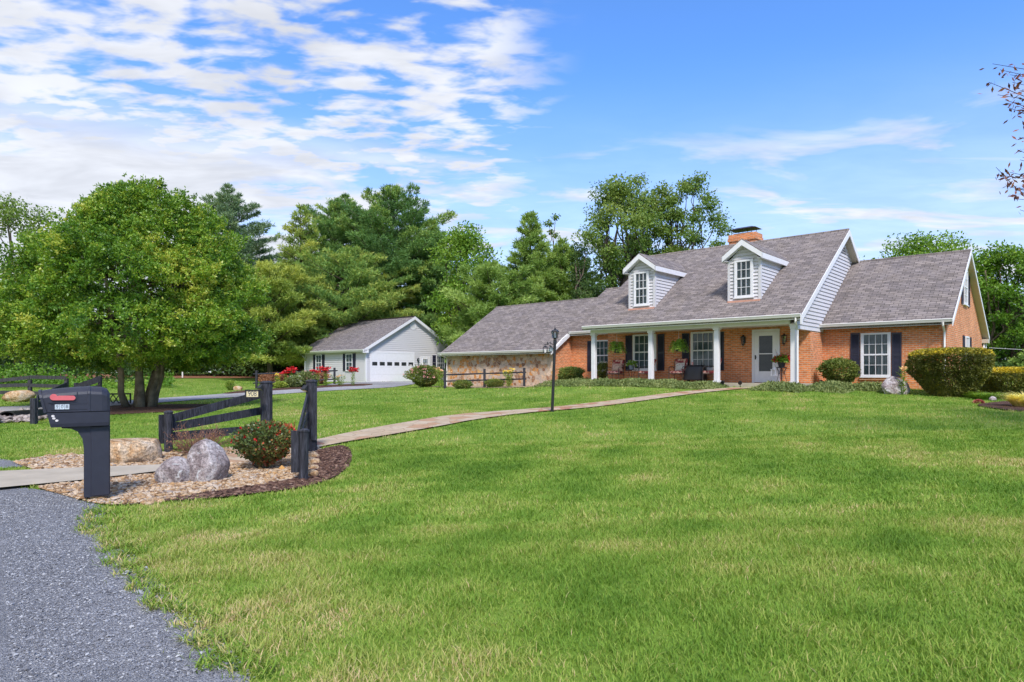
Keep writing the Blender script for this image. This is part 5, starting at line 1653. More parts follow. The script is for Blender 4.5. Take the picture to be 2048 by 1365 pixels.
for (x, z) in [(-.392, .985), (-.384, .960), (-.358, .935)]:
    m = MB(); m.prism([(x + .015 * math.cos(a), z + .012 * math.sin(a)) for a in np.linspace(0, 6.283, 14, endpoint=False)], -.161, -.1575, 'y'); m.build('sticker', M['sticker'], mail)


# --- boulders -------------------------------------------------------------
def boulder(name, label, px, Y, w, d, h, mat, seed, sub=4, rz=0, lumps=(), z=None, amp=.16, sink=.08, cut=None):
    import bmesh
    bm = bmesh.new()
    bmesh.ops.create_icosphere(bm, subdivisions=sub, radius=1)
    P = np.array([v.co[:] for v in bm.verts])
    r = np.random.RandomState(seed)
    f = 1 + amp * noise3(P, 1.6, seed, 8) + amp * .45 * noise3(P, 4.5, seed + 1, 8) + amp * .16 * noise3(P, 12, seed + 2, 8)
    for (dx, dy, dz, k, s) in lumps:
        q = unit(np.array([dx, dy, dz], float))
        f += k * np.exp(-(1 - P @ q) / s)
    Q = P * f[:, None]
    for i in range(9):                                                # split faces
        nrm = unit(r.randn(3) * np.array([1, 1, .7])); dd = r.uniform(.80, .98)
        ex = np.maximum(Q @ nrm - dd, 0)
        Q = Q - ex[:, None] * nrm * .8
    Q = Q * np.array([w / 2, d / 2, h * .62]); Q[:, 2] += h * .40
    if cut is not None:
        Q[:, 2] = np.minimum(Q[:, 2], cut * h + .15 * np.maximum(Q[:, 2] - cut * h, 0))
    for v, q in zip(bm.verts, Q): v.co = q
    me = bpy.data.meshes.new(name); bm.to_mesh(me); bm.free()
    me.materials.append(mat)
    for p in me.polygons: p.use_smooth = True
    o = bpy.data.objects.new(name, me); col.objects.link(o)
    x, y, zz_ = place(px, Y)
    o.location = (x, y, (z if z is not None else zz_) - sink * h); o.rotation_euler = (0, 0, rz)
    return tag(o, label, 'boulder')


boulder('boulder', 'large tan flat topped boulder behind the mailbox post', 262, 10.6, 1.02, .75, .47, M['tan_rock'], 201, 5, R(8), cut=.86, amp=.12)
boulder('boulder', 'grey boulder with a high round right lobe in the pebble bed', 415, 8.75, .53, .52, .60, M['grey_rock'], 202, 5, R(-15), amp=.10)
ob = boulder('boulder_lobe', 'lower lobe of the grey boulder', 354, 8.62, .50, .48, .40, M['grey_rock'], 203, 5, R(20), amp=.10)
g1 = [o for o in bpy.data.objects if o.get('label', '').startswith('grey boulder with')][0]
ob.parent = g1
ob.matrix_parent_inverse = Matrix.LocRotScale(g1.location, g1.rotation_euler, None).inverted()
for k_ in ('label', 'category'):
    if k_ in ob: del ob[k_]
boulder('boulder', 'pale grey ridged boulder below the right wing window', 1790, 21.6, .98, .7, .56, M['grey_rock'], 204, 5, R(30), lumps=[(-.2, 0, 1, .25, .3)], amp=.12)
boulder('boulder', 'low slanting tan boulder beside the left driveway entrance', 38, 26.5, 1.55, .9, .46, M['tan_rock'], 205, 4, R(-12), lumps=[(.5, 0, .7, .3, .3)])
boulder('boulder', 'small pale rock beside the driveway weed', 475, 41.3, .6, .4, .3, M['tan_rock'], 206, 3)
for k, (px, py, w) in enumerate([(627, 917, .17), (631, 929, .16), (628, 941, .15), (624, 955, .18)]):
    x, y = gnd(px, py)
    b = boulder('edging_stone', ['top edging stone at the foot of the tall gate post', 'second edging stone below the tall gate post', 'third edging stone between the two gate posts', 'lowest edging stone beside the short gate post'][k], px, y, w * 1.1, w, w * .62, M['tan_rock'], 210 + k, 3, k * .9)
    b['group'] = 'edging stones by the gate post'; b['category'] = 'stone'
# stone rim of the pebble bed
for k, (px, py, w) in enumerate([(95, 915, .13), (118, 914, .12), (140, 913, .15), (322, 1006, .13), (296, 1009, .15), (345, 1002, .12), (372, 996, .13)]):
    x, y = gnd(px, py)
    b = boulder('rim_stone', ['far rim stone nearest the road', 'far rim stone second from the road', 'far rim stone closest to the mailbox', 'pale near rim stone right of the mailbox foot', 'flat near rim stone closest to the mailbox foot', 'near rim stone left of the mulch tip', 'small near rim stone against the mulch'][k] + ' in the pebble bed', px, y, w * 1.25, w, w * .40, M['tan_rock'], 220 + k, 3, k * 1.3)
    b['group'] = 'rim stones of the pebble bed'; b['category'] = 'stone'


# --- board fences at the gate ----------------------------------------------
def plank(mb, a, b, h, th, offs=(0, 0)):
    """a board from a to b (centre line), height h, thickness th"""
    a, b = Vector(a), Vector(b)
    d = (b - a); s = Vector((d.y, -d.x, 0)).normalized()
    a = a + s * offs[0]; b = b + s * offs[1]
    u = Vector((0, 0, h / 2)); t = s * th / 2
    mb.add([a - u - t, b - u - t, b + u - t, a + u - t, a - u + t, b - u + t, b + u + t, a + u + t], [(0, 1, 2, 3), (7, 6, 5, 4), (0, 4, 5, 1), (3, 2, 6, 7), (0, 3, 7, 4), (1, 5, 6, 2)])


def octpost(mb, x, y, z0, z1, r_, n=10, cap=True, tilt=(0, 0)):
    prof = [r_ * 1.0] * 2
    mb.tube([(x, y, z0), (x + tilt[0], y + tilt[1], z1)], [r_, r_ * .98], n)
    if cap:
        mb.tube([(x + tilt[0], y + tilt[1], z1), (x + tilt[0], y + tilt[1], z1 + .022), (x + tilt[0], y + tilt[1], z1 + .045)], [r_ * 1.10, r_ * 1.10, r_ * .55], n)


def solar(parent, loc, rz):
    m = MB()
    m.prism([(-.012, -.06), (-.012, .055), (-.085, -.012), (-.085, -.025)], -.05, .05, 'x')
    o = m.build('solar_light', M['black_metal'], parent, loc, rz)
    g = MB(); g.add([(-.045, -.074, -.030), (.045, -.074, -.030), (.045, -.016, -.063), (-.045, -.016, -.063)], [range(4)])
    g.build('light_lens', M['amber_glass'], o)
    return o


tl = (at(533, 746, 13.2).x, 13.2); sl = (at(337, 746, 11.6).x, 11.6)
fz, sz_ = tz(*tl), tz(*sl)
fence = thing('board_fence', 'black board fence wing left of the gate, carrying the house number', 'fence', (tl[0], tl[1], 0))
L_ = lambda p, z: (p[0] - tl[0], p[1] - tl[1], z)
m = MB(); octpost(m, 0, 0, fz - .2, 1.24, .122); m.build('post', M['black_wood'], fence)
m = MB(); octpost(m, sl[0] - tl[0], sl[1] - tl[1], sz_ - .2, .73, .072); m.build('post', M['black_wood'], fence)
for za, zb in ((1.02, .600), (.68, .455), (.305, .300)):
    m = MB(); plank(m, L_(tl, za), L_(sl, zb), .155, .03, (.11, .085)); m.build('rail', M['black_wood'], fence)
fd = (Vector((sl[0], sl[1])) - Vector((tl[0], tl[1]))).normalized(); fn = Vector((fd.y, -fd.x))
m = MB(); e_ = Vector((sl[0] - tl[0], sl[1] - tl[1])) + fn * .118
plank(m, (e_.x, e_.y, .44), (e_.x + fd.x * .11, e_.y + fd.y * .11, .44), .52, .03); m.build('face_board', M['black_wood'], fence)
solar(fence, (-.05, -.115, 1.16), R(-35))
sgn = thing('address_sign', 'small lit number box reading 908 hung on the left gate post', 'sign', (at(505, 788, 12.75).x, 12.75, at(505, 788, 12.75).z), R(8))
m = MB()
m.box(-.135, .135, -.03, .06, .062, .080); m.box(-.135, .135, -.03, .06, -.080, -.062); m.box(-.135, -.112, -.028, .06, -.062, .062); m.box(.112, .135, -.028, .06, -.062, .062); m.box(-.11, .11, .03, .06, -.06, .06)
m.box(.135, .19, .01, .05, -.04, .06)
m.build('sign_box', M['black_metal'], sgn)
m = MB(); m.box(-.111, .111, -.014, -.008, -.061, .061); m.build('sign_face', M['amber_glass'], sgn)
text('908', .155, M['ink'], sgn, (0, -.0155, 0), (R(90), 0, 0), 'lettering', .001, (.72, .95))

tr_ = (at(623, 746, 11.5).x, 11.5); sr = (at(606, 746, 8.67).x, 8.67)
fence2 = thing('board_fence', 'black board fence wing on the near side of the gate, seen almost end on', 'fence', (tr_[0], tr_[1], 0))
L2 = lambda p, z: (p[0] - tr_[0], p[1] - tr_[1], z)
zt_, zs_ = tz(*tr_), tz(*sr)
m = MB(); octpost(m, 0, 0, zt_ - .2, 1.285, .100); m.build('post', M['black_wood'], fence2)
m = MB(); octpost(m, sr[0] - tr_[0], sr[1] - tr_[1], zs_ - .2, .66, .062, tilt=(.02, 0)); m.build('post', M['black_wood'], fence2)
for za, zb in ((1.02, .600), (.69, .455), (.36, .300)):
    m = MB(); plank(m, L2(tr_, za), L2(sr, zb), .150, .03, (.07, .062)); m.build('rail', M['black_wood'], fence2)
fd2 = (Vector(sr) - Vector(tr_)).normalized(); fn2 = Vector((fd2.y, -fd2.x))
e_ = Vector((sr[0] - tr_[0], sr[1] - tr_[1])) + fn2 * .10
m = MB(); plank(m, (e_.x - .05, e_.y, .40), (e_.x + .05, e_.y - .0, .40), .56, .03); m.build('face_board', M['black_wood'], fence2)
m = MB(); plank(m, (.03, -.115, .74), (.12, -.075, .74), .95, .03); m.build('face_board', M['black_wood'], fence2)
solar(fence2, (-.06, -.10, 1.18), R(-30))


# --- lamp post ----------------------------------------------------------------
lx_, ly_ = at(1104, 825, 18.1).x, 18.1
lamp = thing('lamp_post', 'leaning black lamp post with a glass lantern beside the flagstone path', 'lamp post', (lx_, ly_, tz(lx_, ly_)))
tilt = .085
m = MB(); m.tube([(0, 0, -.1), (tilt * .95, 0, 1.93)], [.042, .040], 10); m.tube([(tilt * .95, 0, 1.93), (tilt, 0, 2.0)], [.052, .048], 10)
m.build('pole', M['black_metal'], lamp)
m = MB()
c = (tilt, 0, 2.0)
m.lathe([(.03, 0), (.05, .02), (.03, .045), (.055, .06), (.072, .075)], 6, c)
for k in range(6):
    a = k * math.pi / 3
    m.tube([(c[0] + .068 * math.cos(a), .068 * math.sin(a), 2.075), (c[0] + .098 * math.cos(a), .098 * math.sin(a), 2.24)], .007, 4)
m.lathe([(.112, .235), (.118, .245), (.085, .285), (.045, .31), (.02, .325), (.022, .34), (.008, .355), (.005, .41)], 6, c)
lt = m.build('lantern', M['black_metal'], lamp)
m = MB(); m.lathe([(.066, .076), (.095, .234)], 6, c); m.build('lantern_glass', M['glass'], lt)
m = MB(); m.lathe([(.018, .08), (.018, .15), (.010, .19)], 8, c); m.build('candle_bulb', M['white'], lt)
m = MB()
m.tube([(tilt * .9, 0, 1.87), (-.06, -.0, 1.93), (-.20, 0, 1.885), (-.22, 0, 1.90)], .012, 6)
m.tube([(tilt * .9, 0, 1.70), (-.02, 0, 1.84), (-.13, 0, 1.90)], .010, 6)
for x in (-.05, -.12): m.lathe([(.004, -.02), (.022, 0), (.018, .02), (.004, .045)], 6, (x, 0, 1.935))
m.build('bracket', M['black_metal'], lamp)
z_l = tz(lx_, ly_)
hl = thing('hanging_lantern', 'small square black lantern hanging from the lamp post bracket', 'lantern', (lx_ - .19, ly_, z_l + 1.66))
m = MB()
m.tube([(0, 0, .19), (0, 0, .235)], .005, 4)
m.add([(-.07, -.07, .15), (.07, -.07, .15), (.07, .07, .15), (-.07, .07, .15), (0, 0, .20)], [(3, 2, 1, 0), (0, 1, 4), (1, 2, 4), (2, 3, 4), (3, 0, 4)])
for x in (-.055, .055):
    for y in (-.055, .055): m.box(x - .008, x + .008, y - .008, y + .008, .0, .15)
m.box(-.065, .065, -.065, .065, -.015, 0)
m.build('cage', M['black_metal'], hl)
m = MB(); m.lathe([(.022, .001), (.022, .07)], 10); m.build('candle', M['cream'], hl)
gl_ = thing('glass_feeder', 'round clear glass bird feeder hanging against the lamp post', 'bird feeder', (lx_ - .035, ly_ - .03, z_l + 1.68))
m = MB(); m.lathe([(.02, .0), (.05, .025), (.062, .07), (.05, .115), (.02, .14)], 12); m.build('globe', M['glass'], gl_)
m = MB(); m.lathe([(.03, .14), (.028, .165), (.005, .18), (.004, .24)], 8); m.lathe([(.035, -.02), (.03, 0)], 8); m.build('feeder_cap', M['black_metal'], gl_)

# --- split-rail fences -----------------------------------------------------------


def rail_fence(label, posts, ph, rails, rr=.055, mat='black_wood', pr=.075, over=.28, sag=.0):
    t = thing('rail_fence', label, 'fence', (posts[0][0], posts[0][1], 0))
    ox, oy = posts[0]
    for (x, y) in posts:
        z = tz(x, y)
        m = MB(); m.bev(x - ox - pr, x - ox + pr, y - oy - pr, y - oy + pr, z - .2, z + ph, .012); m.build('post', M[mat], t)
    for a, b in zip(posts[:-1], posts[1:]):
        for h in rails:
            za, zb = tz(*a) + h, tz(*b) + h
            d = Vector((b[0] - a[0], b[1] - a[1], zb - za)); u = d.normalized()
            pa = Vector((a[0] - ox, a[1] - oy, za)) - u * over * (1 if a == posts[0] else 0); pb = Vector((b[0] - ox, b[1] - oy, zb)) + u * over * (1 if b == posts[-1] else 0)
            m = MB(); m.tube([pa, pa.lerp(pb, .5) - Vector((0, 0, sag)), pb], [rr * .8, rr, rr * .8], 6); m.build('rail', M[mat], t)
    return t


rail_fence('black two rail fence crossing in front of the stone wall', [at(890, 775, 34.6)[:2], at(969, 775, 33.9)[:2], at(1048.5, 775, 33.2)[:2]], .98, (.40, .74), .05, 'black_wood', .065, .1)
rail_fence('black split rail fence among red lilies beside the driveway', [at(513, 778, 43.0)[:2], at(592, 773, 44.5)[:2], at(669, 769, 46.0)[:2]], 1.20, (.38, .98), .06, 'black_wood', .065, .22, .03)


# --- fences at the far left driveway entrance ---------------------------------------
def far_fence(label, pts, boards, mat, wid=.16, offs=.07, pr=.07):
    t = thing('board_fence', label, 'fence', (pts[0][0], pts[0][1], 0))
    ox, oy = pts[0][:2]
    for (x, y, z) in pts:
        g = tz(x, y)
        m = MB(); m.bev(x - ox - pr, x - ox + pr, y - oy - pr, y - oy + pr, g - .2, z, .012); m.build('post', M[mat], t)
    for i in range(len(pts) - 1):
        a, b = pts[i], pts[i + 1]
        for (fa, fb) in boards[i]:
            ga, gb = tz(a[0], a[1]), tz(b[0], b[1])
            m = MB(); plank(m, (a[0] - ox, a[1] - oy, ga + fa), (b[0] - ox, b[1] - oy, gb + fb), wid, .035, (offs, offs)); m.build('rail', M[mat], t)
    return t


def P3(px, py, Y):
    p = at(px, py, Y); return (p.x, p.y, p.z)


far_fence('weathered grey three board fence along the far side of the left driveway', [P3(-70, 790, 29.0), P3(60, 760, 29.8), P3(133, 757, 30.4)], [[(.25, .27), (.50, .62), (.62, .96)], [(.25, .22), (.60, .58), (.98, .98)]], 'grey_wood')
far_fence('dark sloping fence rail with a tall post behind the mailbox', [P3(152, 766, 31.0), P3(200, 753, 31.6)], [[(.55, .98), (.30, .55)]], 'black_wood', .30)
far_fence('short dark fence wing at the near side of the culvert', [P3(68, 797, 17.6), P3(128, 776, 19.2)], [[(.30, .34), (.52, .70), (.70, 1.02)]], 'black_wood', .17)
# crossed lattice panel
la, lb = at(214, 800, 27.5), at(262, 800, 27.9)
lat = thing('lattice_panel', 'small grey crossed lattice panel between the mailbox and the holly stems', 'fence', (la.x, la.y, 0))
g0 = tz(la.x, la.y)
dx, dy = lb.x - la.x, lb.y - la.y
m = MB(); z0 = at(240, 814, 27.6).z; z1 = at(240, 787, 27.6).z
plank(m, (0, 0, z1 - .03), (dx, dy, z1 - .03), .06, .04); plank(m, (0, 0, z0 + .10), (dx, dy, z0 + .10), .07, .04)
plank(m, (0, 0, (z0 + z1) / 2), (.05, .0, (z0 + z1) / 2), z1 - z0, .05); plank(m, (dx - .05, dy, (z0 + z1) / 2), (dx, dy, (z0 + z1) / 2), z1 - z0, .05)
m.build('frame', M['grey_wood'], lat)
m = MB()
for k in range(3):
    x0, x1 = dx * k / 3, dx * (k + 1) / 3
    for s_ in (0, 1):
        a, b = (x0, x1) if s_ == 0 else (x1, x0)
        m.tube([(a, -.02 + .02 * s_, z0 + .13), (b, -.02 + .02 * s_, z1 - .06)], .022, 4)
m.build('lattice', M['grey_wood'], lat)
# culvert pipe
cx0, cy0 = gnd(14, 840)
culv = thing('culvert_pipe', 'dark open culvert pipe end under the left driveway', 'pipe', (cx0, cy0, tz(cx0, cy0) + .02), R(-10))
m = MB()
n = 20; ro, ri = .30, .26
vs = []
for (r0_, y0_) in ((ro, 0), (ro, 2.0), (ri, 0), (ri, 2.0)):
    vs += [(r0_ * math.cos(6.2832 * k / n) * 1.25, y0_, r0_ * math.sin(6.2832 * k / n) * .8) for k in range(n)]
m.add(vs, [(k, (k + 1) % n, n + (k + 1) % n, n + k) for k in range(n)] + [(2 * n + k, 3 * n + k, 3 * n + (k + 1) % n, 2 * n + (k + 1) % n) for k in range(n)] + [(k, 2 * n + k, 2 * n + (k + 1) % n, (k + 1) % n) for k in range(n)])
m.build('pipe', M['black_metal'], culv)
m = MB(); m.add([(.33 * math.cos(6.2832 * k / n), 1.2, .21 * math.sin(6.2832 * k / n)) for k in range(n)], [range(n)]); m.build('dark_bore', M['dark'], culv)
# utility marker far away
u_ = at(365, 748, 66)
mk_ = thing('marker_post', 'tiny pale marker post at the edge of the forest floor', 'post', (u_.x, u_.y, tz(u_.x, u_.y)))
m = MB(); m.tube([(0, 0, -.1), (0, 0, .75), (0, 0, .80)], [.07, .07, .04], 8); m.build('post', M['cream'], mk_)
# overhead wire beyond the right gable
wa, wb = at(1978, 696, 40), at(2110, 700, 38)
m = MB(); m.tube([wa, wa.lerp(wb, .5) - Vector((0, 0, .05)), wb, wb + (wb - wa) * 2], .012, 5)
wr = m.build('utility_wire', M['white'])
tag(wr, 'thin pale utility wire running from the back of the house to the right', 'wire')


# --- on the porch (house coordinates) ---------------------------------------------------
def porch(lx, ly):
    x, y = hp(lx, ly)
    return (x, y, FL)


def cushion_mat():
    m, N = new_mat('floral_cushion')
    ob = N.n('ShaderNodeTexCoord').outputs['Object']
    vo = N.n('ShaderNodeTexVoronoi', {'Vector': ob, 'Scale': 13.0})
    r = N.n('ShaderNodeSeparateColor', {0: vo.outputs['Color']}).outputs[0]
    c = N.ramp(r, [(0, (0.26, 0.035, 0.04)), (.3, (0.55, 0.28, 0.22)), (.55, (0.33, 0.06, 0.06)), (.8, (0.62, 0.42, 0.34))], 'CONSTANT')
    b = N.n('ShaderNodeBsdfPrincipled', {'Base Color': c, 'Roughness': .9})
    finish(N, b.outputs[0])
    return m


def pillow_mat(name, base, spot, lim):
    m, N = new_mat(name)
    ob = N.n('ShaderNodeTexCoord').outputs['Object']
    c = N.mix(N.mapr(N.noise(ob, 9, 3, .6, .5), lim, lim + .05), base, spot)
    b = N.n('ShaderNodeBsdfPrincipled', {'Base Color': c, 'Roughness': .9})
    finish(N, b.outputs[0])
    return m


M['cushion'] = cushion_mat()
M['pillow_w'] = pillow_mat('printed_pillow', (0.62, 0.56, 0.48), (0.42, 0.10, 0.10), .56)
M['pillow_t'] = pillow_mat('tan_pillow', (0.58, 0.40, 0.30), (0.44, 0.22, 0.18), .50)


def chair(label, lx, ly, rz):
    t = thing('patio_chair', label, 'chair', porch(lx, ly), HROT + rz, 'porch chairs')
    m = MB()
    for s in (-1, 1):
        x = s * .29
        m.tube([(x, -.30, 0), (x, -.30, .40), (x, -.30, .58), (x, -.22, .66), (x, .10, .66), (x, .26, .60)], .014, 6)
        m.tube([(x, .32, 0), (x, .26, .40), (x, .30, .70), (x, .38, .98)], .014, 6)
        m.tube([(x, -.30, .36), (x, .26, .34)], .012, 6)
    m.tube([(-.29, -.30, .36), (.29, -.30, .36)], .012, 6); m.tube([(-.29, .26, .34), (.29, .26, .34)], .012, 6); m.tube([(-.29, .38, .98), (.29, .38, .98)], .012, 6)
    for k in range(5): m.tube([(-.2 + .1 * k, .27, .38), (-.2 + .1 * k, .37, .96)], .007, 4)
    m.build('frame', M['bronze'], t)
    m = MB(); m.bev(-.27, .27, -.30, .24, .37, .48, .035); m.build('seat_cushion', M['cushion'], t)
    m = MB(); Mx = Matrix.Translation((0, .22, .47)) @ Matrix.Rotation(R(-14), 4, 'X')
    m.bev(-.27, .27, 0, .10, 0, .25, .03, Mx); m.bev(-.27, .27, 0, .10, .255, .56, .03, Mx)
    m.build('back_cushion', M['cushion'], t)
    return t


def pillow(label, lx, ly, rz, mat, w=.42, h=.36):
    m = MB()
    n = 8
    vs, fs = [], []
    for sgn_ in (-1, 1):
        for i in range(n + 1):
            for j in range(n + 1):
                u, v = i / n * 2 - 1, j / n * 2 - 1
                k = (1 - u ** 4) * (1 - v ** 4)
                pin = 1 - .07 * (1 - abs(u * v))
                vs.append((u * w / 2 * pin, sgn_ * .06 * k ** .6, (v * pin * .5 + .5) * h))
    q = (n + 1) ** 2
    for s_ in (0, 1):
        for i in range(n):
            for j in range(n):
                a = s_ * q + i * (n + 1) + j
                f = (a, a + 1, a + n + 2, a + n + 1)
                fs.append(f if s_ else f[::-1])
    m.add(vs, fs)
    x, y = hp(lx, ly)
    o = m.build('pillow', mat, None, (x, y, FL + .485), HROT + rz, smooth=True)
    o.rotation_euler = (R(-16), 0, HROT + rz)
    return tag(o, label, 'pillow', 'pillows on the porch chairs')


def off(lx, ly, rz, dx, dy):
    return lx + dx * math.cos(rz) - dy * math.sin(rz), ly + dx * math.sin(rz) + dy * math.cos(rz)


for lab, lx, ly, rz, plab, pm, pw in [('farthest left floral porch chair facing the lawn', -8.25, 1.05, R(8), 'tan lumbar pillow on the farthest left porch chair', 'pillow_t', .52),
                                      ('floral porch chair turned sideways behind the second column', -6.55, .85, R(-62), 'tan pillow on the chair behind the second column', 'pillow_t', .40),
                                      ('floral porch chair facing the lawn between second and third columns', -5.05, .95, R(6), 'white printed pillow on the chair left of the covered grill', 'pillow_w', .42),
                                      ('floral porch chair turned sideways beside the third column', -3.55, .80, R(-62), 'white printed pillow on the chair beside the third column', 'pillow_w', .42)]:
    chair(lab, lx, ly, rz)
    a, b = off(lx, ly, rz, 0, .13)
    pillow(plab, a, b, rz, M[pm], pw)

ptab = thing('side_table', 'small round bronze side table holding the white flower pot', 'table', porch(-7.42, 1.1), HROT)
m = MB(); m.lathe([(.24, .52), (.25, .53), (.24, .545)], 20); m.build('table_top', M['bronze'], ptab)
for k in range(3):
    a = k * 2.094
    m = MB(); m.tube([(.20 * math.cos(a), .20 * math.sin(a), .52), (.10 * math.cos(a), .10 * math.sin(a), .30), (.22 * math.cos(a), .22 * math.sin(a), 0)], .011, 6); m.build('leg', M['bronze'], ptab)


def potted(name, label, lx, ly, z, pot, leafn, fm, nf, seed, pm, spread=.26, leaf=.10, fs=.06, lm=None):
    r = np.random.RandomState(seed)
    x, y = hp(lx, ly)
    t = thing(name, label, 'potted plant', (x, y, z), HROT)
    m = MB(); m.lathe([(pot * .7, 0), (pot, pot * 1.35), (pot * 1.08, pot * 1.36), (pot * 1.08, pot * 1.5), (pot * .95, pot * 1.45)], 16); m.build('pot', pm, t)
    n = leafn; d = rand_dirs(r, n); d[:, 2] = np.abs(d[:, 2])
    P = np.array([0, 0, pot * 1.45]) + d * np.array([spread, spread, spread * .75]) * (r.uniform(.3, 1, n) ** .5)[:, None]
    leaf_obj('foliage', leaf_quads(P, unit(d * .5 + rand_dirs(r, n)), leaf * r.uniform(.6, 1.2, n), leaf * .4, r), r.uniform(.2, .8, n), lm or L_FERN, t)
    k = 10; dd = rand_dirs(r, nf); dd[:, 2] = np.abs(dd[:, 2]) * .8
    C = np.array([0, 0, pot * 1.5]) + dd * np.array([spread, spread, spread * .8])
    C = np.repeat(C, k, 0) + r.randn(nf * k, 3) * fs * .35
    leaf_obj('flowers', leaf_quads(C, unit(np.repeat(dd, k, 0) * .5 + rand_dirs(r, nf * k)), fs * .7, fs * .3, r), np.zeros(nf * k), fm, t)
    return t


potted('flower_pot', 'grey pot of white flowers standing on the porch side table', -7.42, 1.1, FL + .545, .13, 260, F_WHITE, 14, 301, M['terracotta'], .25)
stand = thing('plant_stand', 'tall black wire plant stand beside the front door', 'plant stand', porch(-.78, 1.0), HROT)
m = MB(); m.lathe([(.17, .58), (.185, .59), (.185, .61), (.17, .62)], 18); m.build('ring_top', M['black_metal'], stand)
for k in range(4):
    a = k * 1.5708 + .4
    m = MB(); m.tube([(.17 * math.cos(a), .17 * math.sin(a), .60), (.09 * math.cos(a), .09 * math.sin(a), .45), (.14 * math.cos(a), .14 * math.sin(a), .2), (.19 * math.cos(a), .19 * math.sin(a), 0)], .010, 6)
    m.tube([(.17 * math.cos(a), .17 * math.sin(a), .58), (.12 * math.cos(a + .8), .12 * math.sin(a + .8), .35), (.16 * math.cos(a + 1.57), .16 * math.sin(a + 1.57), .58)], .006, 4)
    m.build('leg', M['black_metal'], stand)
potted('geranium_pot', 'dark pot of red geraniums on the plant stand by the door', -.78, 1.0, FL + .62, .15, 300, F_DRED, 26, 302, M['cover'], .30, .11, .10, L_BROAD)
# small flag stuck in the geraniums
fx, fy = hp(-1.02, .98)
flag = thing('hand_flag', 'small striped stars and stripes flag stuck beside the geraniums', 'flag', (fx, fy, FL + .72), HROT)
m = MB(); m.tube([(.10, 0, 0), (.02, 0, .58)], .006, 5); m.build('stick', M['post_wood'], flag)
fm_, N = new_mat('flag_cloth')
uvn = N.n('ShaderNodeSeparateXYZ', {0: N.n('ShaderNodeTexCoord').outputs['UV']})
st = N.math('GREATER_THAN', N.math('FRACT', N.math('MULTIPLY', uvn.outputs[1], 6.5)), .5)
cc = N.mix(st, (0.55, 0.02, 0.035), (0.75, 0.73, 0.70))
can = N.math('MULTIPLY', N.math('LESS_THAN', uvn.outputs[0], .42), N.math('GREATER_THAN', uvn.outputs[1], .46))
cc = N.mix(can, cc, (0.02, 0.03, 0.13))
finish(N, N.n('ShaderNodeBsdfPrincipled', {'Base Color': cc, 'Roughness': .8}).outputs[0])
m = MB()
nn = 10
for i in range(nn + 1):
    for j in range(nn + 1):
        u, v = i / nn, j / nn
        m.v.append((.02 + .005 + (1 - v) * .06 + u * .10 * (.4 + .6 * v), .02 * math.sin(u * 9 + v * 2), .56 - (1 - v) * .22 - u * .26 * (.8 + .2 * v)))
for i in range(nn):
    for j in range(nn):
        a = i * (nn + 1) + j
        m.f.append([a, a + nn + 1, a + nn + 2, a + 1]); m.m.append(0)
fo = m.build('cloth', fm_, flag)
uvl = fo.data.uv_layers[0]
for p in fo.data.polygons:
    for li in p.loop_indices:
        vi = fo.data.loops[li].vertex_index
        uvl.data[li].uv = ((vi // (nn + 1)) / nn, (vi % (nn + 1)) / nn)
# white lantern hung on the stand
x, y = hp(-1.02, .88)
wl = thing('white_lantern', 'small white square lantern hooked on the side of the plant stand', 'lantern', (x, y, FL + .28), HROT)
m = MB()
for a in (-.075, .075):
    for b in (-.075, .075): m.box(a - .018, a + .018, b - .018, b + .018, .02, .24)
m.box(-.10, .10, -.10, .10, 0, .02); m.box(-.10, .10, -.10, .10, .24, .26); m.lathe([(.09, .26), (.03, .33), (.01, .34)], 4)
m.tube([(-.05, 0, .33), (0, 0, .42), (.05, 0, .33)], .005, 4)
m.box(-.075, .075, .060, .066, .02, .24)
m.build('cage', M['white'], wl)
m = MB(); m.lathe([(.03, .021), (.03, .12)], 10); m.build('candle', M['cream'], wl)
m = MB(); m.tube([(0, 0, .42), (.02, .02, .43), (.07, .06, .30)], .005, 4); m.build('hook', M['black_metal'], wl)

# grill under its cover
gr = thing('covered_grill', 'barbecue grill under a slumped black vinyl cover on the porch', 'grill', porch(-4.35, 1.1), HROT)
r = np.random.RandomState(310)
m = MB()
secs = []
for z, w, d, in [(.10, .46, .30), (.14, .47, .31), (.45, .42, .27), (.62, .40, .255), (.70, .36, .23), (.72, .20, .12)]:
    ring = []
    for k in range(28):
        a = 6.2832 * k / 28
        ca, sa = math.cos(a), math.sin(a)
        e = 1 / (abs(ca) ** 4 + abs(sa) ** 4) ** .25
        fold = 1 + (.07 * math.sin(a * 9 + z * 5) + .04 * math.sin(a * 15)) * max(0, .62 - z) * 1.6
        ring.append((w * e * ca * fold + (.05 if z > .5 else 0), d * e * sa * fold, z))
    secs.append(ring)
loft(m, secs)
m.build('cover', M['cover'], gr, smooth=True)
for x in (-.30, .30):
    m = MB(); m.prism([(.10 * math.cos(a), .10 + .10 * math.sin(a)) for a in np.linspace(0, 6.283, 16, endpoint=False)], x - .02, x + .02, 'x'); m.build('wheel', M['black_metal'], gr)
cup = thing('drink_cup', 'small pinkish cup standing on the covered grill', 'cup', (*hp(-4.45, 1.05), FL + .72), 0)
m = MB(); m.lathe([(.035, 0), (.045, .13), (.048, .135)], 12); m.build('cup', F_PINK, cup)


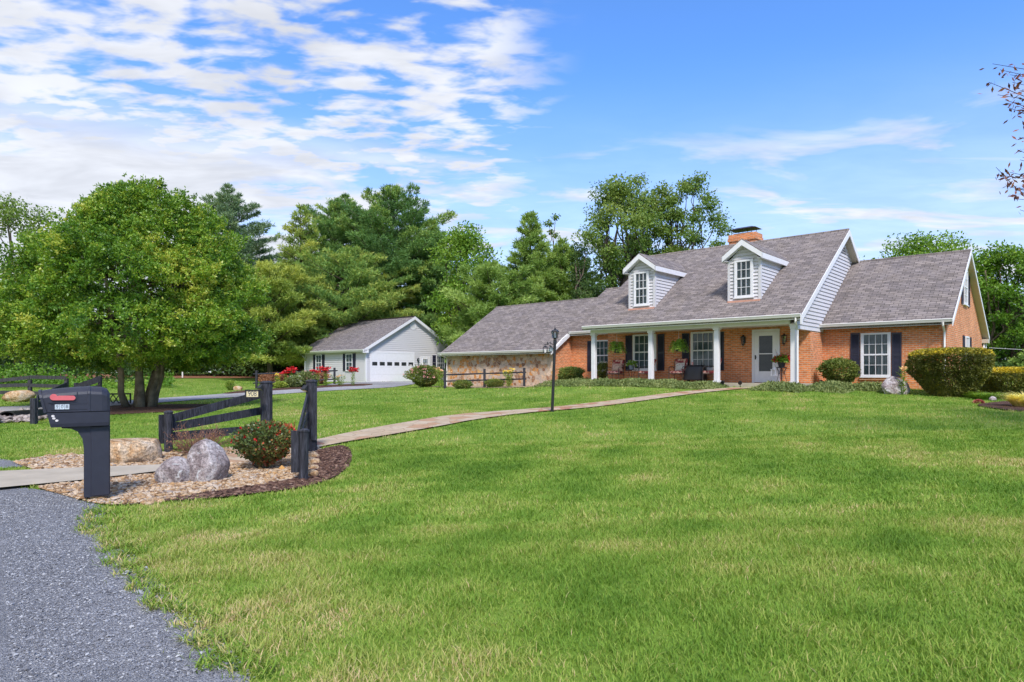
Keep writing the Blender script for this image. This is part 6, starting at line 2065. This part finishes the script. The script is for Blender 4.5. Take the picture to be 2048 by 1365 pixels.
# hanging ferns
def fern(label, lx, ly, seed):
    r = np.random.RandomState(seed)
    x, y = hp(lx, ly)
    t = thing('hanging_fern', label, 'hanging plant', (x, y, FL + 1.28), HROT, 'hanging ferns')
    m = MB(); m.lathe([(.11, 0), (.165, .17), (.175, .175), (.17, .19)], 16); m.build('basket', M['cover'], t)
    m = MB()
    for k in range(3):
        a = k * 2.094; m.tube([(.165 * math.cos(a), .165 * math.sin(a), .18), (0, 0, .62)], .004, 4)
    m.tube([(0, 0, .62), (0, 0, .94)], .006, 4)
    m.build('hanger', M['white'], t)
    P, D = [], []
    for k in range(72):
        a = r.uniform(0, 6.28); reach = r.uniform(.16, .40); up_h = r.uniform(.10, .40)
        c0 = np.array([.06 * math.cos(a), .06 * math.sin(a), .17])
        for s in np.linspace(.1, 1, 18):
            p = c0 + np.array([math.cos(a) * reach * s, math.sin(a) * reach * s, up_h * math.sin(s * 2.6) - .22 * s * s * (reach / .3)])
            tan = np.array([math.cos(a), math.sin(a), up_h * 2.2 * math.cos(s * 2.6)])
            sd = np.array([-math.sin(a), math.cos(a), 0])
            for q in (-1, 1):
                P.append(p); D.append(unit(sd * q + tan * .4))
    P, D = np.array(P), np.array(D); n = len(P)
    leaf_obj('fronds', leaf_quads(P, D, .075 * r.uniform(.7, 1.2, n), .014, r), np.clip(.5 + r.randn(n) * .2, 0, 1), L_FERN, t)
    return t


fern('hanging fern basket left of the second porch column', -7.72, .35, 320)
fern('hanging fern basket between the second and third porch columns', -4.72, .35, 321)

# little black spot lamps in the ground
for k, (lx, ly) in enumerate([(-2.42, -.55), (-1.72, -.62), (.62, 1.0)]):
    x, y = hp(lx, ly)
    t = thing('ground_spotlight', ['black ground spotlight beside the third column', 'black ground spotlight at the end of the flagstone path', 'black ground spotlight in the corner by the right wing'][k], 'garden light', (x, y, tz(x, y)), HROT + .3 * k, 'ground spotlights along the house')
    m = MB(); m.tube([(0, 0, -.05), (0, 0, .12)], .012, 6); m.build('spike', M['black_metal'], t)
    m = MB(); m.tube([(0, -.07, .18), (0, .0, .20), (0, .07, .22)], [.075, .07, .045], 10); m.build('lamp_head', M['black_metal'], t)
x, y = gnd(1985, 796)
tag(boulder('rock', 'small grey rock in front of the green grass mounds', 1985, 19.2, .20, .15, .13, M['grey_rock'], 330, 3), None, 'rock')
x, y = gnd(1957, 808)
rp = thing('red_plant', 'low reddish plant at the left tip of the right mulch bed', 'plant', (x, y, tz(x, y)))
r = np.random.RandomState(331)
d = rand_dirs(r, 260); d[:, 2] = np.abs(d[:, 2])
leaf_obj('foliage', leaf_quads(d * np.array([.11, .11, .09]), unit(d + rand_dirs(r, 260) * .5), .05, .015, r), r.uniform(.6, 1, 260), plain('reddish_leaf', (.40, .10, .08), .6, .3, 20), rp)
